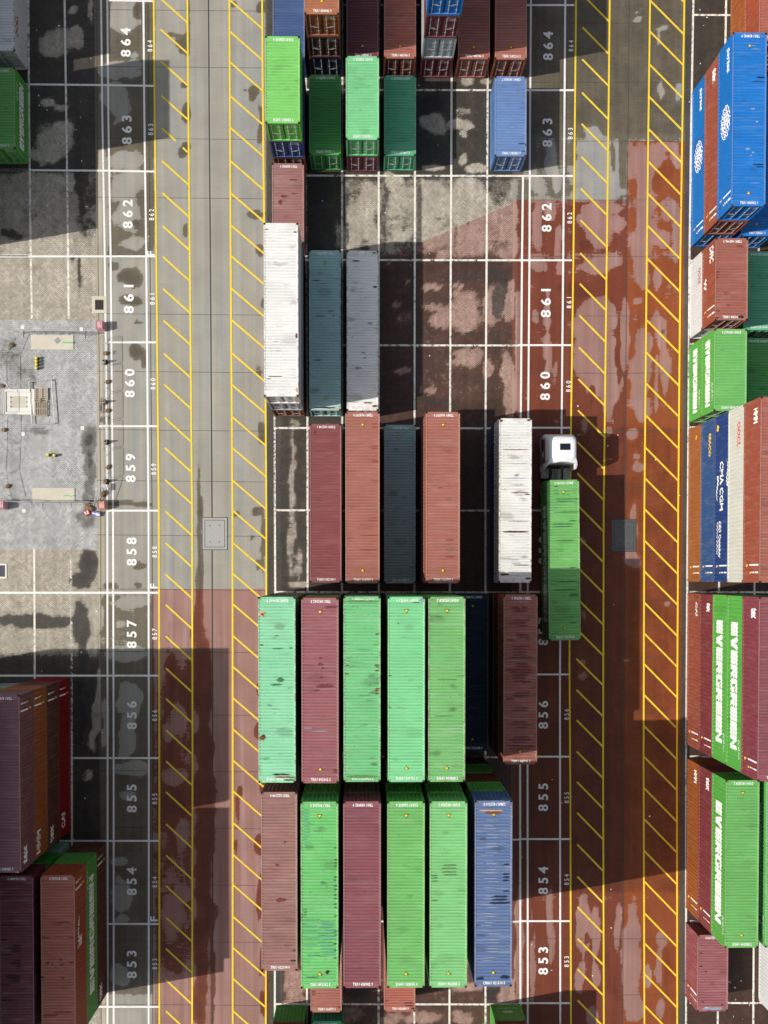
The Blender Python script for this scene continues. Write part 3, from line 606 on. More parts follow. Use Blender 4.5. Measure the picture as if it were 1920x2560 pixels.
# ------------------------------------------------------------------ container meshes (origin: centre of the footprint; doors at -Y)
CW = 2.438
H_STD, H_HC = 2.591, 2.896
def wall_profile(L):
    """(y, depth) list of the corrugated long side; depth 0 = outer face"""
    pts = []; y0 = -L / 2 + 0.16; y1 = L / 2 - 0.16
    n = int((y1 - y0) / 0.278); pitch = (y1 - y0) / n
    for i in range(n):
        b = y0 + i * pitch
        for f, d in ((0.0, 0), (0.26, 0), (0.5, 1), (0.76, 1)): pts.append((b + f * pitch, d))
    pts.append((y1, 0))
    return pts
DEPTH = 0.036
def wall_depth(prof, y):
    if y <= prof[0][0] or y >= prof[-1][0]: return 0.0
    for (ya, da), (yb, db) in zip(prof[:-1], prof[1:]):
        if y <= yb: return DEPTH * (da + (db - da) * (y - ya) / (yb - ya))
    return 0.0
MESH = {}
def container_meshes(L, H):
    key = (round(L, 2), H)
    if key in MESH: return MESH[key]
    hw, hl = CW / 2, L / 2
    d = {}
    bm = bmesh.new()      # frame
    p = 0.13
    for sx in (-1, 1):
        for sy in (-1, 1):
            x0, x1 = sorted((sx * hw, sx * (hw - p))); y0, y1 = sorted((sy * hl, sy * (hl - p)))
            box(bm, x0, x1, y0, y1, 0.12, H - 0.12)
        x0, x1 = sorted((sx * (hw - 0.004), sx * (hw - 0.075)))
        box(bm, x0, x1, -hl + p, hl - p, H - 0.075, H - 0.012)
        x0, x1 = sorted((sx * (hw - 0.004), sx * (hw - 0.09)))
        box(bm, x0, x1, -hl + p, hl - p, 0.02, 0.17)
    for sy in (-1, 1):
        y0, y1 = sorted((sy * (hl - 0.006), sy * (hl - 0.11)))
        box(bm, -hw + p, hw - p, y0, y1, H - 0.13, H - 0.014); box(bm, -hw + p, hw - p, y0, y1, 0.02, 0.15)
        y0, y1 = sorted((sy * (hl - 0.11), sy * (hl - 0.36)))
        box(bm, -hw + 0.08, hw - 0.08, y0, y1, H - 0.05, H - 0.018)      # header plate
    box(bm, -hw + 0.09, hw - 0.09, -hl + 0.12, hl - 0.12, 0.10, 0.16)      # floor
    nf = len(bm.faces)
    for sx in (-1, 1):
        for sy in (-1, 1): box(bm, sx * (hw - 0.081) - 0.083, sx * (hw - 0.081) + 0.083, sy * (hl - 0.089) - 0.091, sy * (hl - 0.089) + 0.091, 0, 0.118)
    bm.faces.ensure_lookup_table()
    for f in bm.faces[nf:]: f.material_index = 1
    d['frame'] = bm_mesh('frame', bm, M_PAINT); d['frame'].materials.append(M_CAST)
    ha = d['frame'].attributes.new('header', 'FLOAT', 'POINT'); ha.data.foreach_set('value', [1.0 if (abs(v.co.y) > hl - 0.4 and v.co.z > H - 0.06) else 0.0 for v in d['frame'].vertices])
    bm = bmesh.new()      # roof panel, corrugated across
    y0, y1 = -hl + 0.36, hl - 0.36
    n = round((y1 - y0) / 0.209); pit = (y1 - y0) / n
    prof = []
    for i in range(n):
        b = y0 + i * pit
        for f, z in ((0, 0), (0.36, 0), (0.5, -1), (0.86, -1)): prof.append((b + f * pit, z))
    prof.append((y1, 0))
    rows = []
    zt = H - 0.014
    for y, z in prof:
        rows.append([bm.verts.new((x, y, zt + (0.034 * z if abs(x) < 1.1 else 0.0))) for x in (-1.144, -1.085, 0, 1.085, 1.144)])
    for a, b in zip(rows[:-1], rows[1:]):
        for i in range(4): bm.faces.new((a[i], a[i + 1], b[i + 1], b[i]))
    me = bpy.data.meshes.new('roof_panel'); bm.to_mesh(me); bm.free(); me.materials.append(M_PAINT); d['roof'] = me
    ta = me.attributes.new('trough', 'FLOAT', 'POINT'); ta.data.foreach_set('value', [1.0 if (z < 0 and abs(x) < 1.1) else 0.0 for y, z in prof for x in (-1.144, -1.085, 0, 1.085, 1.144)])
    wp = wall_profile(L)
    for sx in (-1, 1):
        bm = bmesh.new(); pr = None
        for y, dd in [(-hl + 0.13, 0)] + wp + [(hl - 0.13, 0)]:
            x = sx * (hw - 0.012 - DEPTH * dd)
            v = (bm.verts.new((x, y, 0.17)), bm.verts.new((x, y, H - 0.075)))
            if pr: bm.faces.new((pr[0], v[0], v[1], pr[1]) if sx > 0 else (pr[0], pr[1], v[1], v[0]))
            pr = v
        me = bpy.data.meshes.new('side_wall'); bm.to_mesh(me); bm.free(); me.materials.append(M_PAINT)
        d['wall_w' if sx < 0 else 'wall_e'] = me
    bm = bmesh.new(); pr = None       # front wall (+Y)
    x0, x1 = -hw + 0.13, hw - 0.13; n = 8; pit = (x1 - x0) / n
    pl = []
    for i in range(n):
        b = x0 + i * pit
        for f, z in ((0, 0), (0.3, 0), (0.5, 1), (0.8, 1)): pl.append((b + f * pit, z))
    pl.append((x1, 0))
    for x, dd in pl:
        y = hl - 0.02 - 0.045 * dd
        v = (bm.verts.new((x, y, 0.15)), bm.verts.new((x, y, H - 0.13)))
        if pr: bm.faces.new((pr[0], pr[1], v[1], v[0]))
        pr = v
    me = bpy.data.meshes.new('front_wall'); bm.to_mesh(me); bm.free(); me.materials.append(M_PAINT); d['front'] = me
    for s in (-1, 1):     # doors
        bm = bmesh.new()
        x0, x1 = sorted((s * 0.008, s * (hw - 0.135)))
        yf = -hl + 0.115
        box(bm, x0, x1, yf, yf + 0.05, 0.16, H - 0.14)
        hgt = (H - 0.30 - 0.2) / 5
        for i in range(5):
            z0 = 0.26 + i * hgt
            box(bm, x0 + 0.10, x1 - 0.10, yf - 0.018, yf - 0.001, z0, z0 + hgt * 0.72, 0.008)
        me = bm_mesh('door', bm, M_PAINT); d['door' + str(s)] = me
        bm = bmesh.new()
        xs = s * (hw - 0.135)
        for xg0, xg1 in (sorted((s * 0.009, s * 0.03)), sorted((xs - s * 0.025, xs))):
            box(bm, xg0, xg1, yf - 0.006, yf - 0.0015, 0.17, H - 0.15)
        d['gasket' + str(s)] = bm_mesh('gasket', bm, M_GASKET)
        for bi, bx in enumerate((0.30, 0.86)):
            bm = bmesh.new(); yb = yf - 0.055
            tube(bm, (s * bx, yb, 0.06), (s * bx, yb, H - 0.06), 0.024, 8)
            for z in (0.09, 0.55, H * 0.5, H - 0.55, H - 0.09): box(bm, s * bx - 0.055, s * bx + 0.055, yb - 0.016, yb + 0.026, z - 0.03, z + 0.03)
            hx0, hx1 = sorted((s * bx, s * (bx + 0.36 * (1 if bi == 0 else -1))))
            box(bm, hx0, hx1, yb - 0.05, yb - 0.03, 1.02 + 0.12 * bi, 1.05 + 0.12 * bi)
            d['bar%d%d' % (s, bi)] = bm_mesh('locking_bar', bm, M_BAR)
    bm = bmesh.new()       # corner casting with its oval hole
    x, y, z = 0.162, 0.178, 0.118
    vs = box(bm, -x / 2, x / 2, -y / 2, y / 2, -z, 0)
    top = max(bm.faces, key=lambda f: f.calc_center_median().z)
    ins = bmesh.ops.inset_region(bm, faces=[top], thickness=0.034)
    for v in top.verts: v.co.z -= 0.07
    top.material_index = 1
    d['casting'] = bm_mesh('corner_casting', bm, M_CAST); d['casting'].materials.append(M_GASKET)
    # weights and codes stencilled on the right hand door
    me = text_mesh('door_lettering', 'TEMU 482913 6\n45G1\nMAX GROSS 32500 KG\nTARE 3820 KG\nNET 28680 KG\nCU CAP 76.4 CBM', 0.105, 0.006, sx=0.8, align='LEFT', res=1, mat=M_LET_W)
    me.transform(Matrix.Translation((0.33, -hl + 0.085, H - 0.42)) @ Matrix.Rotation(math.pi / 2, 4, 'X')); d['data'] = me
    MESH[key] = d
    return d

IDS = {}
def id_mesh(prefix, i):
    k = (prefix, i)
    if k not in IDS:
        rr = random.Random(sum(map(ord, prefix)) * 17 + i * 31)
        s = '%s %06d %d' % (prefix, rr.randrange(200000, 990000), rr.randrange(10))
        IDS[k] = text_mesh('id_marking', s, 0.27, 0.025, sx=0.78, res=1, mat=M_LET_W)
    return IDS[k]
TRI = None
def tri_mesh():
    global TRI
    if TRI is None:
        bm = bmesh.new()
        bm.faces.new([bm.verts.new(q) for q in ((-0.125, -0.10, 0), (0.125, -0.10, 0), (0, 0.125, 0))])
        TRI = bm_mesh('warning_triangle', bm, M_TRI)
        bm = bmesh.new()
        for a, b in (((-0.15, -0.115), (0.15, -0.115)), ((0.15, -0.115), (0, 0.15)), ((0, 0.15), (-0.15, -0.115))):
            va, vb = Vector((*a, 0)), Vector((*b, 0)); nrm = Vector((-(vb - va).y, (vb - va).x, 0)).normalized() * 0.022
            bm.faces.new([bm.verts.new(q) for q in (va - nrm * 0, vb - nrm * 0, vb + nrm, va + nrm)])
        me2 = bm_mesh('triangle_border', bm, M_GASKET)
        TRI = (TRI, me2)
    return TRI

def wrap_on_wall(me, L, side, u0, z0, H):
    """lay a flat text mesh (x along reading, y up) on the corrugated side"""
    bm = bmesh.new(); bm.from_mesh(me)
    bmesh.ops.triangulate(bm, faces=bm.faces)
    prof = wall_profile(L)
    sgn = -1 if side == 'w' else 1          # west side reads north to south
    for y, _ in prof:
        u = (y * sgn) - u0
        bmesh.ops.bisect_plane(bm, geom=bm.verts[:] + bm.edges[:] + bm.faces[:], plane_co=(u, 0, 0), plane_no=(1, 0, 0))
    hw = CW / 2
    for v in bm.verts:
        y = sgn * (v.co.x + u0); dd = wall_depth(prof, y)
        x = hw - 0.012 - dd + 0.004
        v.co = Vector((x if side == 'e' else -x, y, z0 + v.co.y))
    nm = me.name.split('.')[0]
    m2 = bpy.data.meshes.new(nm); bmesh.ops.recalc_face_normals(bm, faces=bm.faces); bm.to_mesh(m2); bm.free()
    for mm in me.materials: m2.materials.append(mm)
    return m2
WL = {}
def wall_text(key, L, side, s, mat, size, u, z, bold=0.03, sx=1.0, shear=0.0, space=1.0, fit=None, H=H_STD):
    k = (key, L, side, s, u, z)
    if k not in WL:
        me = text_mesh(key, s, size, bold, sx, shear, space, res=2, mat=mat)
        if fit:
            xs = [v.co.x for v in me.vertices]; ys = [v.co.y for v in me.vertices]
            me.transform(Matrix.Diagonal((fit[0] / (max(xs) - min(xs)), fit[1] / (max(ys) - min(ys)), 1, 1)) @ Matrix.Translation((-(min(xs) + max(xs)) / 2, -(min(ys) + max(ys)) / 2, 0)))
        WL[k] = wrap_on_wall(me, L, side, u, z, H)
    return WL[k]
def strokes_mesh(key, polys, mat):
    bm = bmesh.new()
    for pl in polys:
        bm.faces.new([bm.verts.new((x, y, 0)) for x, y in pl])
    return bm_mesh(key, bm, mat)

# paint colours (base colour, wear)
PC = dict(
 green=((0.155, 0.45, 0.12), .4), green_pale=((0.20, 0.53, 0.19), .45), lime=((0.20, 0.57, 0.135), .3), mint=((0.195, 0.585, 0.26), .4), mint_worn=((0.24, 0.60, 0.345), .9), green_worn=((0.16, 0.50, 0.20), .95),
 olive_green=((0.17, 0.45, 0.145), .95), dark_green=((0.08, 0.36, 0.09), .4), sea_green=((0.10, 0.43, 0.24), .45), bluish_lime=((0.15, 0.52, 0.15), .85),
 maroon=((0.31, 0.108, 0.118), .4), maroon_dull=((0.30, 0.14, 0.132), .55), crimson=((0.235, 0.066, 0.074), .3), wine=((0.245, 0.076, 0.092), .35), dark_maroon=((0.17, 0.05, 0.06), .3), purple_maroon=((0.22, 0.10, 0.12), .5),
 rust=((0.37, 0.135, 0.10), .4), rust_bright=((0.40, 0.125, 0.085), .55), brown=((0.20, 0.068, 0.042), .4), dark_brown=((0.12, 0.047, 0.035), .4), orange=((0.40, 0.165, 0.08), .4), orange_brown=((0.37, 0.135, 0.065), .5), red=((0.30, 0.004, 0.01), .15), brick=((0.34, 0.115, 0.085), .6),
 blue=((0.105, 0.165, 0.32), 1.0), blue_mid=((0.125, 0.225, 0.45), .4), blue_dull=((0.048, 0.098, 0.235), .3), azure=((0.010, 0.185, 0.58), .4), navy=((0.035, 0.075, 0.22), .35), navy_deep=((0.006, 0.022, 0.065), .2), steel_blue=((0.06, 0.125, 0.28), .6),
 teal=((0.36, 0.58, 0.56), .85), teal_dark=((0.29, 0.48, 0.50), .75), white=((0.78, 0.78, 0.74), .6), white_clean=((0.74, 0.75, 0.75), .08), grey=((0.38, 0.42, 0.44), .7), cream=((0.68, 0.68, 0.61), .03), grey_white=((0.80, 0.80, 0.77), .9), pale_grey=((0.46, 0.50, 0.52), .6))
CNAME = dict(green='green', green_pale='pale green', lime='lime green', mint='mint green', mint_worn='worn mint green', green_worn='dirty green', olive_green='grimy green', dark_green='dark green', sea_green='sea green', bluish_lime='streaked lime',
 maroon='maroon', maroon_dull='dull maroon', crimson='crimson', wine='wine red', dark_maroon='dark maroon', purple_maroon='purplish maroon', rust='rust red', rust_bright='rust red', brown='brown', dark_brown='dark brown', orange='orange', orange_brown='orange brown', red='bright red', brick='brick red',
 blue='scuffed blue', blue_mid='mid blue', blue_dull='dull blue', azure='azure blue', navy='navy blue', navy_deep='dark navy', steel_blue='steel blue', teal='teal grey', teal_dark='dark teal', white='white', white_clean='clean white', grey='grey', cream='cream white', grey_white='grey white', pale_grey='pale grey')
GRP = 'shipping containers stacked in the yard'
ST_MAT = dict(dark=simple_mat('damp_dirt', (0.045, 0.022, 0.018), 0.5, 0.3, 0, 0.3, 5), green=simple_mat('algae_dirt', (0.04, 0.15, 0.06), 0.6, 0.3, 0, 0.3, 5), olive=simple_mat('olive_dirt', (0.10, 0.24, 0.08), 0.7, 0.2, 0, 0.3, 5), rust=simple_mat('rust_patch_paint', (0.17, 0.075, 0.035), 0.85, 0.1, 0, 0.4, 12),
    wine=simple_mat('wine_patch', (0.15, 0.035, 0.036), 0.5, 0.3, 0, 0.2, 5), cream=simple_mat('bare_primer', (0.52, 0.36, 0.20), 0.8, 0.2, 0, 0.4, 9), pale=simple_mat('scraped_paint', (0.25, 0.30, 0.41), 0.6, 0.3, 0, 0.25, 7), blue=simple_mat('blue_underpaint', (0.09, 0.33, 0.20), 0.6, 0.3, 0, 0.25, 6), navy=simple_mat('dark_dent', (0.012, 0.025, 0.055), 0.5, 0.3, 0, 0.2, 6), red=simple_mat('fresh_red_paint', (0.27, 0.055, 0.04), 0.5, 0.3, 0, 0.15, 6))
def roof_stains(root, ztop, items):
    """streaks and patches where the photo has them: centre px, py, width, height in pixels, kind"""
    inv = Matrix.Translation(root.location) @ root.rotation_euler.to_matrix().to_4x4(); inv.invert()
    for n, (px, py, wd, ht, kind) in enumerate(items):
        p = inv @ at(px, py, ztop); sc = 1 / 37.0
        rr = random.Random(int(px * 7 + py * 3 + n)); hw_, hh = wd * sc / 2, ht * sc / 2
        bm = bmesh.new(); up, lo = [], []
        N = max(4, int(wd / 5))
        for i in range(N + 1):
            t = -1 + 2 * i / N; f = (1 - abs(t) ** 3) ** .5 if 0 < i < N else 0.15
            up.append((t * hw_, hh * f * rr.uniform(.6, 1.15))); lo.append((t * hw_, -hh * f * rr.uniform(.6, 1.15)))
        ring = up + lo[::-1]
        lim = CW / 2 - 0.03
        bm.faces.new([bm.verts.new((max(-lim, min(lim, p.x + x)), p.y + y, ztop - root.location.z - 0.004 + 0.0004 * (n % 5))) for x, y in ring])
        mesh_obj('rust_patch' if kind in ('rust', 'cream') else 'dirt_streak' if kind not in ('pale', 'blue', 'red') else 'scrape', bm_mesh('roof_stain', bm, ST_MAT[kind]), root)
CNT = [0]
def container(color, X, Yn, L, z, H, label, ids=('TEXU', 1), tri=False, rot=0.0, texts=(), wear=None, stains=None):
    """X: west face, Yn: north end"""
    i = CNT[0]; CNT[0] += 1
    rr = random.Random(i * 13 + 5)
    col, wr = PC[color]
    if wear is not None: wr = wear
    v = 1 + rr.uniform(-0.04, 0.04)
    rgba = (col[0] * v, col[1] * v, col[2] * v, wr)
    root = empty('shipping_container', (X + CW / 2, Yn - L / 2, z), rot)
    tag(root, label, 'shipping container', GRP)
    d = container_meshes(L, H); hw, hl = CW / 2, L / 2
    def part(nm, me, loc=None, par=root, rz=0.0, colr=True):
        o = bpy.data.objects.new(nm, me); COL.objects.link(o); o.parent = par
        if loc: o.location = loc
        if rz: o.rotation_euler = (0, 0, rz)
        if colr: o.color = rgba
        return o
    fr = part('frame', d['frame'])
    for sx in (-1, 1):
        for sy in (-1, 1): part('corner_casting', d['casting'], (sx * (hw - 0.081), sy * (hl - 0.089), H), fr, colr=False)
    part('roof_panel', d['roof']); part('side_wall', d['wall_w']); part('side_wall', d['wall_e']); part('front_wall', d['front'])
    for s in (-1, 1):
        dr = part('door', d['door%d' % s])
        part('gasket', d['gasket%d' % s], None, dr, colr=False)
        for b in (0, 1): part('locking_bar', d['bar%d%d' % (s, b)], None, dr, colr=False)
        if s == 1: part('door_lettering', d['data'], None, dr, colr=False)
    if ids:
        m = id_mesh(ids[0], ids[1])
        part('id_marking', m, (0.05, -hl + 0.235, H - 0.010), colr=False); part('id_marking', m, (0.05, hl - 0.235, H - 0.010), rz=math.pi, colr=False)
    if tri:
        a, b = tri_mesh()
        for yy, rz in ((-hl + 0.95, 0.0), (hl - 0.95, math.pi)):
            o = part('warning_triangle', a, (0.0, yy, H - 0.006), rz=rz, colr=False); part('triangle_border', b, (0, 0, 0.003), o, colr=False)
    for nm, me in texts: part(nm, me, colr=False)
    if stains: roof_stains(root, z + H, stains)
    return root

# side markings used again and again
def small_marks(L, side, colr=None):
    """the line and digits by the end of a side wall"""
    k = ('small', L, side, colr)
    if k not in WL:
        u = (L / 2 - 0.75)
        def rect(x0, x1, y0, y1): return [(x0, y0), (x1, y0), (x1, y1), (x0, y1)]
        me = strokes_mesh('code_marking', [rect(-0.48, -0.38, -0.45, 0.9), rect(0.02, 0.12, 0.42, 0.9), rect(0.02, 0.12, 0.14, 0.30), rect(0.02, 0.12, -0.1, 0.04)], M_LET_W)
        me2 = strokes_mesh('chevron_marking', [[(0.02, -0.42), (0.12, -0.42), (0.17, -0.32), (0.12, -0.22), (0.02, -0.22), (0.07, -0.32)], [(-0.5, -1.0), (-0.36, -1.0), (-0.28, -0.85), (-0.36, -0.7), (-0.5, -0.7), (-0.42, -0.85)]], M_LET_Y)
        WL[k] = [('code_marking', wrap_on_wall(me, L, side, u, 1.45, H_STD)), ('chevron_marking', wrap_on_wall(me2, L, side, u, 1.45, H_STD))]
    return WL[k]
def block_letters(s, ln, ht):
    """heavy block capitals with narrow slits"""
    G = {'E': [[(0, 0), (.36, 0), (.36, 1), (0, 1)], [(.36, 0), (1, 0), (1, .29), (.36, .29)], [(.36, .355), (1, .355), (1, .645), (.36, .645)], [(.36, .71), (1, .71), (1, 1), (.36, 1)]],
         'V': [[(0, 1), (.30, 0), (.5, 0), (.5, .48), (.40, 1)], [(.5, 0), (.70, 0), (1, 1), (.60, 1), (.5, .48)]],
         'R': [[(0, 0), (.34, 0), (.34, 1), (0, 1)], [(.34, .68), (.80, .68), (1, .82), (1, .92), (.92, 1), (.34, 1)], [(.34, .36), (.86, .36), (1, .46), (1, .56), (.80, .68), (.80, .60), (.34, .60)], [(.40, .36), (.68, 0), (1, 0), (.78, .36)]],
         'G': [[(0, .1), (.1, 0), (.36, 0), (.36, 1), (.1, 1), (0, .9)], [(.36, 0), (.9, 0), (1, .1), (1, .26), (.36, .26)], [(.36, .74), (1, .74), (1, .9), (.9, 1), (.36, 1)], [(.56, .36), (1, .36), (1, .57), (.56, .57)], [(.7, .26), (1, .26), (1, .36), (.7, .36)]],
         'N': [[(0, 0), (.32, 0), (.32, .62), (.32, 1), (0, 1)], [(.32, 1), (.32, .62), (.68, 0), (.68, .38)], [(.68, 0), (1, 0), (1, 1), (.68, 1), (.68, .38)]]}
    n = len(s); cw = ln / n; polys = []
    for i, ch in enumerate(s):
        for pl in G[ch]: polys.append([(-ln / 2 + cw * (i + .02 + .96 * x), -ht / 2 + ht * y) for x, y in pl])
    return polys
def wall_blocks(key, L, side, s, u, z, ln, ht):
    k = (key, L, side, s, u, z)
    if k not in WL: WL[k] = wrap_on_wall(strokes_mesh(key, block_letters(s, ln, ht), M_LET_W), L, side, u, z, H_STD)
    return WL[k]
L20, L40 = 6.058, 12.192
def evergreen(L, side):
    out = []
    if L > 10:
        out.append(('brand_lettering', wall_blocks('brand_lettering', L, side, 'EVERGREEN', 0.25, 1.24, 9.0, 1.08)))
    else:
        out.append(('brand_lettering', wall_blocks('brand_lettering', L, side, 'EVERGREEN', 0.0, 1.25, 5.0, 0.86)))
    out.append(('code_marking', wall_text('code_marking', L, side, 'EISU 980 417 2', M_LET_W, 0.22, L / 2 - 1.5, 2.13, 0.02, sx=1.0)))
    return out

def word(L, side, s, mat, u, z, ln, ht, bold=0.03, name='brand_lettering'):
    return (name, wall_text(name, L, side, s, mat, 1.0, u, z, bold, fit=(ln, ht)))
ORD = ['', 'second', 'third', 'fourth', 'fifth']
def stack(X, Yn, L, tiers, place, rot=0.0, jit=0.02):
    """tiers from the ground up: (colour, options)"""
    z = 0.006; n = len(tiers)
    rr = random.Random(int(X * 37 + Yn * 11))
    for i, (c, o) in enumerate(tiers):
        H = H_HC if o.get('hc') else H_STD
        nm = ('short ' if L < 10 else '') + o.get('name', CNAME[c]) + ' container'
        if n == 1: lab = nm + ' on the ground as ' + place
        elif i == 0: lab = nm + ' at the bottom of ' + place
        elif i == n - 1: lab = nm + ' on top of ' + place
        else: lab = nm + ' ' + ORD[i] + ' up in ' + place
        tx = []
        for side in ('w', 'e'):
            if o.get('marks_' + side): tx += small_marks(L, side)
            if o.get('evg_' + side): tx += evergreen(L, side)
        tx += o.get('tx', [])
        pre = o.get('id') or ('EGHU' if 'green' in c or c in ('lime', 'mint', 'mint_worn') else 'TEMU' if c in ('rust', 'brown', 'brick', 'orange') else 'CMAU' if 'blue' in c or 'navy' in c else 'TRIU')
        jx, jy = (0, 0) if i == 0 else (rr.uniform(-jit, jit), rr.uniform(-jit, jit))
        container(c, X + jx, Yn + jy, L, z, H, lab, (pre, (i + int(X)) % 5) , o.get('tri', False), rot, tx, o.get('wear'), o.get('st'))
        z += H + 0.004
    return z
def T(c, **k): return (c, k)

